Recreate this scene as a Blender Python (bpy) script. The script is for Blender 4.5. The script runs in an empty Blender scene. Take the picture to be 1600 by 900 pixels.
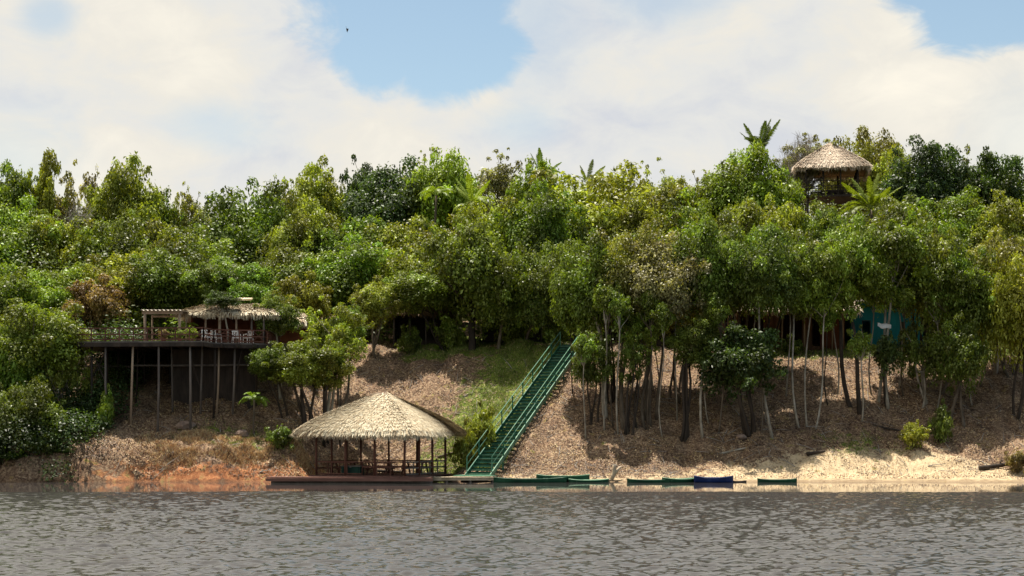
import bpy, math, random
import numpy as np
from mathutils import Vector, Matrix, Euler

S = bpy.context.scene
COL = S.collection
random.seed(7)
RAD = math.radians

# ------------------------------------------------------------------ camera
CAMH, FPX, YHOR, Y_CAM = 2.9, 2400.0, 677.0, -90.0
cam = bpy.data.cameras.new('camera'); camo = bpy.data.objects.new('camera', cam); COL.objects.link(camo)
camo.location = (0, Y_CAM, CAMH); camo.rotation_euler = (RAD(90), 0, 0)
cam.sensor_width = 36; cam.lens = 36 * FPX / 1600; cam.shift_y = (YHOR - 450) / 1600
cam.clip_end = 5000; cam.clip_start = 0.5
S.camera = camo
S.view_settings.view_transform = 'Standard'; S.view_settings.look = 'None'
S.view_settings.exposure = 0.72; S.view_settings.gamma = 1.0
S.render.engine = 'CYCLES'
S.cycles.max_bounces = 6; S.cycles.diffuse_bounces = 2; S.cycles.transmission_bounces = 3
S.cycles.glossy_bounces = 3; S.cycles.caustics_reflective = False; S.cycles.caustics_refractive = False

# ------------------------------------------------------------------ sun + sky
SUNV = Vector((-0.10, 0.27, 0.94)).normalized()
el = math.asin(SUNV.z); az = math.atan2(SUNV.x, SUNV.y)
sun = bpy.data.lights.new('sun', 'SUN'); sun.energy = 5.0; sun.angle = RAD(0.53); sun.color = (1, 0.93, 0.82)
suno = bpy.data.objects.new('sun', sun); COL.objects.link(suno)
suno.rotation_euler = (-SUNV).to_track_quat('-Z', 'Y').to_euler(); suno.location = (0, 0, 80)

W = bpy.data.worlds.new('World'); S.world = W; W.use_nodes = True
nt = W.node_tree; nt.nodes.clear()
class G:
    """tiny node-graph helper"""
    def __init__(s, nt): s.nt = nt
    def n(s, t, **k):
        o = s.nt.nodes.new(t)
        for a, b in k.items(): setattr(o, a, b)
        return o
    def put(s, sock, v):
        if isinstance(v, bpy.types.NodeSocket): s.nt.links.new(v, sock)
        elif v is not None: sock.default_value = v
    def m(s, op, a, b=None, c=None, clamp=False):
        o = s.n('ShaderNodeMath', operation=op, use_clamp=clamp)
        s.put(o.inputs[0], a); s.put(o.inputs[1], b); s.put(o.inputs[2], c)
        return o.outputs[0]
    def mix(s, f, a, b, mode='MIX'):
        o = s.n('ShaderNodeMix', data_type='RGBA', blend_type=mode)
        s.put(o.inputs[0], f); s.put(o.inputs[6], a); s.put(o.inputs[7], b)
        return o.outputs[2]
    def noise(s, vec, scale, detail=4, rough=0.55, dist=0.0):
        o = s.n('ShaderNodeTexNoise'); s.put(o.inputs['Vector'], vec)
        o.inputs['Scale'].default_value = scale; o.inputs['Detail'].default_value = detail
        o.inputs['Roughness'].default_value = rough; o.inputs['Distortion'].default_value = dist
        return o.outputs[0]
    def sstep(s, v, a, b):
        o = s.n('ShaderNodeMapRange', interpolation_type='SMOOTHSTEP')
        s.put(o.inputs[0], v); o.inputs[1].default_value = a; o.inputs[2].default_value = b
        o.inputs[3].default_value = 0; o.inputs[4].default_value = 1
        return o.outputs[0]
    def ramp(s, v, stops, mode='LINEAR'):
        o = s.n('ShaderNodeValToRGB'); s.put(o.inputs[0], v); r = o.color_ramp; r.interpolation = mode
        while len(r.elements) < len(stops): r.elements.new(0.5)
        for e, (p, c) in zip(r.elements, stops): e.position = p; e.color = (*c, 1)
        return o.outputs[0]

g = G(nt)
sky = g.n('ShaderNodeTexSky', sky_type='NISHITA', sun_disc=False)
sky.sun_elevation = el; sky.sun_rotation = az; sky.air_density = 1.0; sky.dust_density = 0.6; sky.ozone_density = 1.6
tc = g.n('ShaderNodeTexCoord')
sx = g.n('ShaderNodeSeparateXYZ'); nt.links.new(tc.outputs['Generated'], sx.inputs[0])
AZ = g.m('ARCTAN2', sx.outputs[0], sx.outputs[1]); EL = g.m('ARCSINE', sx.outputs[2])
cb = g.n('ShaderNodeCombineXYZ'); g.put(cb.inputs[0], AZ); g.put(cb.inputs[1], g.m('MULTIPLY', EL, 1.7)); cb.inputs[2].default_value = 3.3
uv = cb.outputs[0]
nA = g.noise(uv, 7.0, 6, 0.58, 0.3); nB = g.noise(uv, 2.6, 5, 0.55, 0.2); nC = g.noise(uv, 19, 7, 0.62, 0.6)
wob = g.m('ADD', g.m('MULTIPLY', g.m('SUBTRACT', nA, 0.5), 1.7), g.m('MULTIPLY', g.m('SUBTRACT', nC, 0.5), 1.3))
def gap(px, py, rx, ry, soft=0.42, wk=1.0):
    """an opening of blue between the clouds, as an ellipse of directions"""
    a = math.atan((px - 800) / FPX); e = math.atan((YHOR - py) / FPX * math.cos(a))
    u = g.m('DIVIDE', g.m('SUBTRACT', AZ, a), rx / FPX); v = g.m('DIVIDE', g.m('SUBTRACT', EL, e), ry / FPX)
    r = g.m('SQRT', g.m('ADD', g.m('MULTIPLY', u, u), g.m('MULTIPLY', v, v)))
    r = g.m('ADD', r, g.m('MULTIPLY', wob, wk * 0.75))
    return g.m('SUBTRACT', 1.0, g.sstep(r, 1.0 - soft * 0.45, 1.0 + soft * 0.55))
gp = gap(636, 5, 162, 110)
for a in ((705, 85, 108, 78), (590, 75, 75, 70), (1535, 5, 115, 72), (1480, -30, 90, 60)):
    gp = g.m('MAXIMUM', gp, gap(*a))
for a, k in (((75, 22, 34, 28, 1.6), 0.55), ((340, 195, 60, 30, 1.8), 0.35), ((815, 190, 50, 30, 1.8), 0.35), ((10, 260, 90, 60, 1.8), 0.3), ((1590, 210, 60, 80, 1.8), 0.2), ((1040, -10, 90, 40, 1.6), 0.5), ((800, 20, 90, 90, 1.9), 0.4)):
    gp = g.m('MAXIMUM', gp, g.m('MULTIPLY', gap(*a), k))
# beyond the photographed patch the sky is broken cumulus, fuller on the left
cov = g.sstep(g.m('SUBTRACT', g.m('ADD', g.m('ADD', nB, g.m('MULTIPLY', sx.outputs[1], 0.20)), g.m('MULTIPLY', g.m('SUBTRACT', nA, 0.5), 0.35)), g.m('MULTIPLY', AZ, 0.08)), 0.42, 0.54)
high = g.m('MAXIMUM', g.sstep(EL, 0.29, 0.40), g.sstep(g.m('ABSOLUTE', AZ), 0.42, 0.62))
cloud = g.m('ADD', g.m('MULTIPLY', g.m('SUBTRACT', 1.0, gp), g.m('SUBTRACT', 1.0, high)), g.m('MULTIPLY', cov, high), clamp=True)
cloud = g.m('MULTIPLY', cloud, g.sstep(EL, -0.03, 0.0))
shade = g.m('ADD', g.m('MULTIPLY', nB, 0.62), g.m('ADD', g.m('MULTIPLY', nA, 0.40), g.m('MULTIPLY', nC, 0.26)))
ccol = g.ramp(shade, [(0.50, (0.58, 0.60, 0.64)), (0.59, (0.68, 0.68, 0.66)), (0.66, (0.74, 0.71, 0.64)), (0.78, (0.86, 0.81, 0.70))])
bg1 = g.n('ShaderNodeBackground'); nt.links.new(g.mix(1.0, sky.outputs[0], (1.12, 1.06, .90, 1), 'MULTIPLY'), bg1.inputs[0]); bg1.inputs[1].default_value = 0.086
bg2 = g.n('ShaderNodeBackground'); nt.links.new(ccol, bg2.inputs[0]); bg2.inputs[1].default_value = 0.71
mx = g.n('ShaderNodeMixShader'); nt.links.new(cloud, mx.inputs[0]); nt.links.new(bg1.outputs[0], mx.inputs[1]); nt.links.new(bg2.outputs[0], mx.inputs[2])
out = g.n('ShaderNodeOutputWorld'); nt.links.new(mx.outputs[0], out.inputs[0])

# ------------------------------------------------------------------ helpers
def tag(o, label=None, cat=None, group=None, kind=None):
    if label: o['label'] = label
    if cat: o['category'] = cat
    if group: o['group'] = group
    if kind: o['kind'] = kind
    return o
def empty(name, loc, rz=0.0, label=None, cat=None, group=None):
    o = bpy.data.objects.new(name, None); COL.objects.link(o); o.location = loc; o.rotation_euler = (0, 0, rz)
    o.empty_display_size = 0.3
    return tag(o, label, cat, group)
def mesh_np(name, V, F, mats, smooth=False, fm=None, clump=None):
    me = bpy.data.meshes.new(name)
    V = np.asarray(V, np.float32); F = np.asarray(F, np.int32); k = F.shape[1]
    me.vertices.add(len(V)); me.vertices.foreach_set('co', V.ravel())
    me.loops.add(F.size); me.loops.foreach_set('vertex_index', F.ravel())
    me.polygons.add(len(F)); me.polygons.foreach_set('loop_start', np.arange(0, F.size, k, dtype=np.int32))
    me.update(calc_edges=True)
    for m_ in (mats if isinstance(mats, (list, tuple)) else [mats]): me.materials.append(m_)
    if fm is not None: me.polygons.foreach_set('material_index', np.asarray(fm, np.int32))
    if smooth: me.polygons.foreach_set('use_smooth', np.ones(len(F), bool))
    if clump is not None:
        at = me.attributes.new('clump', 'FLOAT', 'POINT'); at.data.foreach_set('value', np.asarray(clump, np.float32))
    me.update()
    return me
def link(name, me, parent=None, loc=(0, 0, 0), rot=(0, 0, 0), scale=(1, 1, 1)):
    o = bpy.data.objects.new(name, me); COL.objects.link(o); o.parent = parent
    o.location = loc; o.rotation_euler = rot; o.scale = scale
    return o
class MB:
    """collects boxes, beams and tubes into ONE mesh"""
    def __init__(s): s.v = []; s.f = []; s.m = []; s.mi = 0
    def add(s, V, F):
        b = len(s.v); s.v += [tuple(p) for p in V]; s.f += [tuple(b + i for i in q) for q in F]; s.m += [s.mi] * len(F)
        return s
    def box(s, c, d, rz=0.0):
        cx, cy, cz = c; x, y, z = (q / 2 for q in d); ca, sa = math.cos(rz), math.sin(rz)
        P_ = []
        for a, b, e in ((-x, -y, -z), (x, -y, -z), (x, y, -z), (-x, y, -z), (-x, -y, z), (x, -y, z), (x, y, z), (-x, y, z)):
            P_.append((cx + a * ca - b * sa, cy + a * sa + b * ca, cz + e))
        return s.add(P_, [(0, 3, 2, 1), (4, 5, 6, 7), (0, 1, 5, 4), (1, 2, 6, 5), (2, 3, 7, 6), (3, 0, 4, 7)])
    def beam(s, p, q, w, h, up=(0, 0, 1)):
        p = Vector(p); q = Vector(q); d = (q - p).normalized(); up = Vector(up)
        if abs(d.dot(up)) > 0.98: up = Vector((0, 1, 0))
        a = d.cross(up).normalized() * w / 2; b = a.cross(d).normalized() * h / 2
        P_ = [p - a - b, p + a - b, p + a + b, p - a + b, q - a - b, q + a - b, q + a + b, q - a + b]
        return s.add(P_, [(0, 1, 2, 3), (7, 6, 5, 4), (0, 4, 5, 1), (1, 5, 6, 2), (2, 6, 7, 3), (3, 7, 4, 0)])
    def tube(s, pts, rs, n=8):
        pts = [Vector(p) for p in pts]
        if not isinstance(rs, (list, tuple)): rs = [rs] * len(pts)
        b = len(s.v); ref = Vector((0.13, 0.99, 0.05))
        for i, p in enumerate(pts):
            d = (pts[min(i + 1, len(pts) - 1)] - pts[max(i - 1, 0)]).normalized()
            u = d.cross(ref)
            if u.length < 0.05: u = d.cross(Vector((1, 0, 0)))
            u.normalize(); w = d.cross(u)
            for k in range(n):
                a = 2 * math.pi * k / n; s.v.append(tuple(p + (u * math.cos(a) + w * math.sin(a)) * rs[i]))
        for i in range(len(pts) - 1):
            for k in range(n):
                k2 = (k + 1) % n; s.f.append((b + i * n + k, b + i * n + k2, b + (i + 1) * n + k2, b + (i + 1) * n + k)); s.m.append(s.mi)
        s.f.append(tuple(b + k for k in range(n))[::-1]); s.f.append(tuple(b + (len(pts) - 1) * n + k for k in range(n))); s.m += [s.mi] * 2
        return s
    def build(s, name, mats, parent=None, loc=(0, 0, 0), rot=(0, 0, 0), smooth=False):
        me = bpy.data.meshes.new(name); me.from_pydata(s.v, [], s.f)
        for m_ in (mats if isinstance(mats, (list, tuple)) else [mats]): me.materials.append(m_)
        for p, i in zip(me.polygons, s.m): p.material_index = i; p.use_smooth = smooth
        me.update()
        return link(name, me, parent, loc, rot)

# value noise for modelling
_r = np.random.RandomState(11); _T = _r.rand(256, 256)
def vnoise(x, y):
    x = np.asarray(x, float); y = np.asarray(y, float)
    xi = np.floor(x).astype(int); yi = np.floor(y).astype(int); fx = x - xi; fy = y - yi
    fx = fx * fx * (3 - 2 * fx); fy = fy * fy * (3 - 2 * fy)
    a = _T[xi & 255, yi & 255]; b = _T[(xi + 1) & 255, yi & 255]; c = _T[xi & 255, (yi + 1) & 255]; d = _T[(xi + 1) & 255, (yi + 1) & 255]
    return (a * (1 - fx) + b * fx) * (1 - fy) + (c * (1 - fx) + d * fx) * fy
def fbm(x, y, o=4):
    s = 0; w = 0.5; t = 0
    for k in range(o): s = s + w * vnoise(x * 2 ** k + 17 * k, y * 2 ** k + 31 * k); t += w; w *= 0.5
    return s / t
def sst(v, a, b):
    t = np.clip((v - a) / (b - a), 0, 1); return t * t * (3 - 2 * t)

# ------------------------------------------------------------------ terrain heights
FAR = [(30, 10.4), (50, 14.6), (75, 19), (110, 21.5), (600, 24)]
PROF = {
    -40: [(-60, -3), (0, -.9), (1.4, -.05), (2.3, 1.2), (3.4, 2.0), (10, 5.2), (20, 9.2)],
    -28: [(-60, -3), (0, -.9), (1.5, -.05), (2.2, 1.2), (3.2, 2.1), (9, 4.3), (19, 8.8), (24, 9.6)],
    -20: [(-60, -3), (0, -.9), (1.8, -.05), (2.6, .95), (3.9, 2.15), (9, 4.1), (18, 8.3), (23, 9.5)],
    -14.5: [(-60, -3), (0, -.9), (2.2, -.05), (3.2, .7), (4.8, 1.7), (10, 4.1), (19, 8.5), (23.5, 9.5)],
    -11: [(-60, -3), (1, -1), (5.6, -.05), (7, .7), (9, 1.9), (13, 4.1), (20, 8.2), (23, 9.4)],
    -8: [(-60, -3), (1, -1), (7.0, -.05), (8.2, .7), (10.5, 2.1), (14, 4.3), (20, 8.2), (23, 9.4)],
    -4.5: [(-60, -3), (0, -.9), (5.2, -.05), (7, .8), (10, 2.4), (20, 8.4), (23, 9.3)],
    -3: [(-60, -3), (0, -.9), (2.6, -.05), (5, .7), (8, 2.0), (20, 8.5), (23, 9.3)],
    1: [(-60, -3), (0, -.9), (1.8, -.05), (4, .6), (20, 8.7), (22, 9.3)],
    10: [(-60, -3), (0, -.8), (1.5, -.05), (4, .65), (8, 2.6), (20.5, 8.9), (23, 9.4)],
    22: [(-60, -3), (0, -.8), (1.2, -.05), (4, .5), (7.5, 2.3), (12, 4.6), (20.5, 8.7), (23, 9.2)],
    30: [(-60, -3), (0, -.8), (1.0, -.05), (3, .35), (6, 1.6), (12, 4.4), (20.5, 8.7), (23, 9.2)],
    40: [(-60, -3), (0, -.8), (1.4, -.05), (2.6, .9), (6, 2.2), (12, 4.6), (20, 8.7), (23, 9.2)]}
_KX = sorted(PROF)
def tz(x, y):
    x = np.asarray(x, float); y = np.asarray(y, float); x, y = np.broadcast_arrays(x, y)
    yy = y - (fbm(x * .45 + 50, x * 0, 3) - .5) * 1.5 * (1 - sst(y, 5, 12))
    zs = [np.interp(yy, *zip(*(PROF[k] + FAR))) for k in _KX]
    i = np.clip(np.searchsorted(_KX, x) - 1, 0, len(_KX) - 2)
    kx = np.array(_KX, float); f = np.clip((x - kx[i]) / (kx[i + 1] - kx[i]), 0, 1); f = f * f * (3 - 2 * f)
    Z = np.stack(zs); idx = np.indices(x.shape)
    z = Z[(i, *idx)] * (1 - f) + Z[(i + 1, *idx)] * f
    land = sst(y, 2.0, 6.0)
    z = z + land * ((fbm(x * .35, y * .35) - .5) * .8 - .35 * (1 - np.abs(fbm(x * .5 + 20, y * .16 + 8, 3) * 2 - 1)) ** 4 + (fbm(x * 1.6 + 9, y * 1.6, 3) - .5) * .25)
    z = z + 5.0 * np.exp(-((x - 31) ** 2 + (y - 62) ** 2) / 260.0)
    bank = sst(z, 0.15, 0.8) * (1 - sst(z, 2.0, 3.0)) * (1 - sst(x, -16, -9))
    z = z + bank * (fbm(x * 1.1, y * 2.2 + 40, 4) - .5) * 1.1
    return z
def gz(x, y): return float(tz(np.array([x]), np.array([y]))[0])
def XY(px, d): return ((px - 800) * d / FPX, d + Y_CAM)
def ZP(py, d): return CAMH - (py - YHOR) * d / FPX
def P(px, py, d): return ((px - 800) * d / FPX, d + Y_CAM, ZP(py, d))

# ------------------------------------------------------------------ materials
def mat(name):
    m_ = bpy.data.materials.new(name); m_.use_nodes = True; m_.node_tree.nodes.clear()
    q = G(m_.node_tree); o = q.n('ShaderNodeOutputMaterial'); return m_, q, o
def surf(name, stops, scale=3.0, rough=0.8, bump=0.3, stretch=(1, 1, 1), detail=5, island=0.0, bscale=None, spec=0.3):
    m_, q, o = mat(name)
    t = q.n('ShaderNodeTexCoord'); mp = q.n('ShaderNodeMapping'); mp.inputs['Scale'].default_value = stretch
    m_.node_tree.links.new(t.outputs['Object'], mp.inputs[0])
    n = q.noise(mp.outputs[0], scale, detail, 0.6, 0.3)
    if island:
        gi = q.n('ShaderNodeNewGeometry')
        n = q.m('ADD', q.m('MULTIPLY', n, 1 - island), q.m('MULTIPLY', gi.outputs['Random Per Island'], island))
    c = q.ramp(n, stops)
    p = q.n('ShaderNodeBsdfPrincipled'); q.put(p.inputs['Base Color'], c); p.inputs['Roughness'].default_value = rough
    p.inputs['Specular IOR Level'].default_value = spec
    if bump:
        b = q.n('ShaderNodeBump'); b.inputs['Strength'].default_value = bump; b.inputs['Distance'].default_value = 0.03
        q.put(b.inputs['Height'], q.noise(mp.outputs[0], bscale or scale * 4, 3)); q.put(p.inputs['Normal'], b.outputs[0])
    q.put(o.inputs[0], p.outputs[0]); return m_
def foliage_mat():
    m_, q, o = mat('foliage')
    oi = q.n('ShaderNodeObjectInfo'); gi = q.n('ShaderNodeNewGeometry'); at = q.n('ShaderNodeAttribute', attribute_name='clump')
    r = gi.outputs['Random Per Island']
    v = q.m('ADD', 0.50, q.m('MULTIPLY', q.m('POWER', r, 1.6), 1.15))
    v = q.m('MULTIPLY', v, q.m('ADD', 0.58, q.m('MULTIPLY', at.outputs['Fac'], 0.84)))
    hs = q.n('ShaderNodeHueSaturation'); q.put(hs.inputs['Color'], oi.outputs['Color']); q.put(hs.inputs['Value'], v)
    q.put(hs.inputs['Hue'], q.m('ADD', 0.485, q.m('MULTIPLY', at.outputs['Fac'], 0.03))); q.put(hs.inputs['Saturation'], q.m('SUBTRACT', 1.08, q.m('MULTIPLY', r, 0.25)))
    p = q.n('ShaderNodeBsdfPrincipled'); q.put(p.inputs['Base Color'], hs.outputs[0]); p.inputs['Roughness'].default_value = 0.45
    p.inputs['Specular IOR Level'].default_value = 0.28
    tr = q.n('ShaderNodeBsdfTranslucent'); q.put(tr.inputs[0], q.mix(1.0, hs.outputs[0], (1.45, 1.5, 0.4, 1), 'MULTIPLY'))
    mx = q.n('ShaderNodeMixShader'); mx.inputs[0].default_value = 0.33
    q.put(mx.inputs[1], p.outputs[0]); q.put(mx.inputs[2], tr.outputs[0]); q.put(o.inputs[0], mx.outputs[0]); return m_
M_LEAF = foliage_mat()
M_BARK = surf('bark', [(.3, (.06, .045, .03)), (.55, (.13, .10, .07)), (.75, (.24, .20, .15))], 3, .9, .6, (1, 1, .35))
M_BARKP = surf('pale_bark', [(.3, (.14, .12, .09)), (.5, (.30, .26, .20)), (.7, (.46, .42, .35))], 2.5, .85, .5, (1, 1, .5))
M_BARKD = surf('dark_bark', [(.3, (.02, .016, .012)), (.7, (.07, .05, .035))], 3, .9, .6, (1, 1, .35))
M_TWIG = surf('dry_twigs', [(.3, (.20, .17, .14)), (.7, (.42, .38, .33))], 3, .9, 0)
M_STRAW = surf('straw', [(.2, (.36, .26, .15)), (.42, (.64, .52, .34)), (.65, (.81, .71, .50)), (.85, (.87, .81, .63))], 1.2, .75, 0, island=.65)
M_STRAWP = surf('weathered_straw', [(.2, (.38, .27, .19)), (.45, (.68, .54, .40)), (.8, (.84, .73, .57))], 1.2, .8, 0, island=.65)
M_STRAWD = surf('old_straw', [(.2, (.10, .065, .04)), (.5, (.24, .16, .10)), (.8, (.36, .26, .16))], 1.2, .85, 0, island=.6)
M_REDW = surf('red_brown_wood', [(.3, (.06, .022, .014)), (.6, (.14, .055, .035)), (.8, (.22, .11, .075))], 2, .7, .3, (1, 1, .3))
M_PONT = surf('weathered_red_timber', [(.3, (.10, .045, .032)), (.6, (.20, .10, .075)), (.8, (.32, .19, .14))], 1.5, .75, .3, (.3, 1, 2))
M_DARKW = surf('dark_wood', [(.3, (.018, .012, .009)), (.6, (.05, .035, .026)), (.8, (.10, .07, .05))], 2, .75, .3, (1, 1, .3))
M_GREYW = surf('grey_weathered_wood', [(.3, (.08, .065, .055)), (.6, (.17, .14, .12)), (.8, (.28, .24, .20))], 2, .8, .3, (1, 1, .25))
M_PALEW = surf('pale_wood', [(.3, (.32, .24, .15)), (.6, (.50, .40, .28)), (.8, (.62, .53, .40))], 2, .75, .3, (1, .4, 1))
M_PLANK = surf('rough_brown_planks', [(.3, (.07, .035, .02)), (.55, (.16, .08, .045)), (.8, (.26, .15, .09))], 2.5, .8, .4, (3, 3, .25))
M_CLAYW = surf('rust_red_wall', [(.3, (.10, .03, .015)), (.6, (.20, .065, .03)), (.8, (.27, .10, .05))], 1.2, .85, .3)
M_TEAL = surf('teal_painted_boards', [(.3, (.0, .09, .12)), (.6, (.004, .15, .19)), (.8, (.02, .21, .25))], 1.0, .6, .2, (3, 3, .3))
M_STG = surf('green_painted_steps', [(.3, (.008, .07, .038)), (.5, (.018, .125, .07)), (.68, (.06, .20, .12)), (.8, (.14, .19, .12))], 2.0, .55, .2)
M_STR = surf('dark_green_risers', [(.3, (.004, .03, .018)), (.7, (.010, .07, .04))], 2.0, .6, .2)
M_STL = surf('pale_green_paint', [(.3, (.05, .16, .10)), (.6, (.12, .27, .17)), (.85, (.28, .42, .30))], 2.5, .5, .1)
M_BOATG = surf('green_boat_paint', [(.3, (.004, .035, .018)), (.6, (.01, .075, .035)), (.85, (.06, .15, .08))], 1.6, .5, .15)
M_BOATL = surf('pale_green_boat_paint', [(.3, (.12, .28, .16)), (.6, (.22, .40, .25)), (.85, (.4, .52, .38))], 1.6, .5, .1)
M_BOATB = surf('blue_boat_paint', [(.3, (.004, .014, .06)), (.6, (.008, .028, .13)), (.85, (.04, .08, .22))], 1.6, .4, .1)
M_WHITE = surf('white_plastic', [(.3, (.48, .46, .43)), (.7, (.66, .65, .62))], 1.5, .5, 0)
M_TIN = surf('corrugated_pale_sheet', [(.3, (.40, .33, .26)), (.6, (.62, .55, .46)), (.8, (.72, .67, .58))], 1.5, .6, .1)
M_POLE = surf('peeled_poles', [(.3, (.22, .15, .10)), (.6, (.40, .29, .20)), (.8, (.55, .44, .33))], 2, .8, .2, (1, 1, .25))
M_BIRD = surf('black_feathers', [(.3, (.008, .008, .010)), (.7, (.025, .025, .03))], 8, .7, 0)
M_CLOTH = surf('dark_green_cloth', [(.3, (.005, .022, .016)), (.7, (.012, .05, .034))], 2, .8, .2)
M_ROCK = surf('rock', [(.3, (.14, .09, .07)), (.7, (.38, .27, .20))], 1.5, .9, .6)

def ground_mat():
    m_, q, o = mat('ground')
    t = q.n('ShaderNodeTexCoord').outputs['Object']
    at = q.n('ShaderNodeAttribute', attribute_name='zone'); sp = q.n('ShaderNodeSeparateColor'); m_.node_tree.links.new(at.outputs['Color'], sp.inputs[0])
    n1 = q.noise(t, 5.5, 6, .7, .4); n2 = q.noise(t, .45, 4, .6); n3 = q.noise(t, 14, 4, .7, .3); n0 = q.noise(t, 1.6, 5, .62, .4)
    k = q.m('ADD', q.m('MULTIPLY', n1, .55), q.m('ADD', q.m('MULTIPLY', n3, .30), q.m('MULTIPLY', n2, .15)))
    lit = q.ramp(k, [(.38, (.03, .017, .011)), (.45, (.11, .062, .04)), (.51, (.26, .165, .10)), (.58, (.44, .31, .19)), (.68, (.62, .48, .32))])
    sand = q.ramp(q.m('ADD', q.m('MULTIPLY', k, .8), q.m('MULTIPLY', n0, .2)), [(.34, (.14, .09, .055)), (.43, (.42, .31, .18)), (.5, (.60, .46, .285)), (.7, (.70, .56, .36))])
    clay = q.ramp(q.m('ADD', q.m('MULTIPLY', n0, .6), q.m('MULTIPLY', n3, .4)), [(.36, (.10, .035, .015)), (.46, (.30, .11, .045)), (.54, (.46, .19, .08)), (.62, (.55, .32, .15)), (.72, (.62, .44, .24))])
    grass = q.ramp(k, [(.38, (.04, .06, .008)), (.5, (.12, .17, .02)), (.62, (.24, .28, .04)), (.72, (.36, .34, .10))])
    c = q.mix(q.sstep(q.m('ADD', sp.outputs[0], q.m('MULTIPLY', q.m('SUBTRACT', n0, .5), 2.6)), .35, .65), lit, sand)
    c = q.mix(q.sstep(q.m('ADD', sp.outputs[2], q.m('MULTIPLY', q.m('SUBTRACT', n0, .5), 3.2)), .25, .85), c, clay)
    c = q.mix(q.m('MULTIPLY', q.sstep(q.m('ADD', sp.outputs[1], q.m('MULTIPLY', q.m('SUBTRACT', n0, .5), 1.8)), .15, .5), .95), c, grass)
    # darker wet rim at the waterline
    sep = q.n('ShaderNodeSeparateXYZ'); q.put(sep.inputs[0], t)
    wet = q.m('SUBTRACT', 1.0, q.sstep(q.m('ADD', sep.outputs[2], q.m('MULTIPLY', q.m('SUBTRACT', n0, .5), .5)), 0.04, 0.24))
    c = q.mix(q.m('MULTIPLY', wet, .55), c, (.10, .055, .03, 1))
    p = q.n('ShaderNodeBsdfPrincipled'); q.put(p.inputs['Base Color'], c); p.inputs['Roughness'].default_value = .9; p.inputs['Specular IOR Level'].default_value = .15
    b = q.n('ShaderNodeBump'); b.inputs['Strength'].default_value = 1.0; b.inputs['Distance'].default_value = .14; q.put(b.inputs['Height'], k)
    q.put(p.inputs['Normal'], b.outputs[0]); q.put(o.inputs[0], p.outputs[0]); return m_
def water_mat():
    m_, q, o = mat('river_water')
    t = q.n('ShaderNodeTexCoord').outputs['Object']
    mp = q.n('ShaderNodeMapping'); mp.inputs['Scale'].default_value = (.75, 1.3, 1); q.put(mp.inputs[0], t)
    at = q.n('ShaderNodeAttribute', attribute_name='chop')
    b = q.n('ShaderNodeBump'); b.inputs['Distance'].default_value = .04
    q.put(b.inputs['Strength'], q.m('ADD', .01, q.m('MULTIPLY', at.outputs['Fac'], .12)))
    q.put(b.inputs['Height'], q.m('ADD', q.noise(mp.outputs[0], 6, 4, .65, .3), q.m('MULTIPLY', q.noise(mp.outputs[0], 17, 3, .6), .3)))
    p = q.n('ShaderNodeBsdfPrincipled'); p.inputs['Base Color'].default_value = (.050, .047, .046, 1)
    p.inputs['Roughness'].default_value = .03; p.inputs['IOR'].default_value = 1.333; q.put(p.inputs['Normal'], b.outputs[0])
    p.inputs['Specular IOR Level'].default_value = .62
    q.put(o.inputs[0], p.outputs[0]); return m_
M_GROUND = ground_mat(); M_WATER = water_mat()
def stuff_leaf_mat(name, stops, rough=.7, tr=0.0, patch=0.0):
    m_, q, o = mat(name); gi = q.n('ShaderNodeNewGeometry')
    c = q.ramp(gi.outputs['Random Per Island'], stops)
    if patch:
        t_ = q.n('ShaderNodeTexCoord').outputs['Object']
        c = q.mix(patch, c, q.ramp(q.noise(t_, .55, 5, .65, .5), [(.38, (.26, .20, .18)), (.49, (.76, .68, .58)), (.60, (1.25, 1.18, 1.0))]), 'MULTIPLY')
    p = q.n('ShaderNodeBsdfPrincipled'); q.put(p.inputs['Base Color'], c); p.inputs['Roughness'].default_value = rough
    if tr:
        t = q.n('ShaderNodeBsdfTranslucent'); q.put(t.inputs[0], c); mx = q.n('ShaderNodeMixShader'); mx.inputs[0].default_value = tr
        q.put(mx.inputs[1], p.outputs[0]); q.put(mx.inputs[2], t.outputs[0]); q.put(o.inputs[0], mx.outputs[0])
    else: q.put(o.inputs[0], p.outputs[0])
    return m_
M_LITTER = stuff_leaf_mat('fallen_leaves', [(0, (.03, .016, .008)), (.35, (.105, .058, .029)), (.6, (.285, .185, .095)), (.85, (.53, .38, .205)), (1, (.76, .62, .40))], .6, 0, .9)
M_GRASS = stuff_leaf_mat('grass_blades', [(0, (.08, .12, .015)), (.5, (.17, .24, .03)), (.8, (.28, .32, .06)), (1, (.42, .38, .15))], .6, .25)
M_DRY = stuff_leaf_mat('dry_grass_and_roots', [(0, (.16, .06, .03)), (.25, (.42, .22, .10)), (.6, (.62, .43, .22)), (1, (.78, .64, .36))], .8)

# ------------------------------------------------------------------ ground
def axis(segs):
    a = []
    for lo, hi, st in segs: a += list(np.arange(lo, hi, st))
    return np.array(a + [segs[-1][1]])
gx = axis([(-900, -200, 100), (-200, -60, 14), (-60, -38, 1.5), (-38, 40, .22), (40, 60, 1.5), (60, 200, 14), (200, 900, 100)])
gy = axis([(-140, -10, 13), (-10, 0, 1), (0, 27, .16), (27, 50, 1), (50, 115, 3), (115, 600, 60)])
GX, GY = np.meshgrid(gx, gy); GZ = tz(GX, GY)
nx, ny = len(gx), len(gy)
V = np.stack([GX.ravel(), GY.ravel(), GZ.ravel()], 1)
ii = (np.arange(ny - 1)[:, None] * nx + np.arange(nx - 1)[None]).ravel()
me = mesh_np('ground', V, np.stack([ii, ii + 1, ii + nx + 1, ii + nx], 1), M_GROUND, smooth=True)
STX = lambda y: -1.96 + (y - 2.3) * 5.96 / 18.2       # the staircase's line
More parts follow.
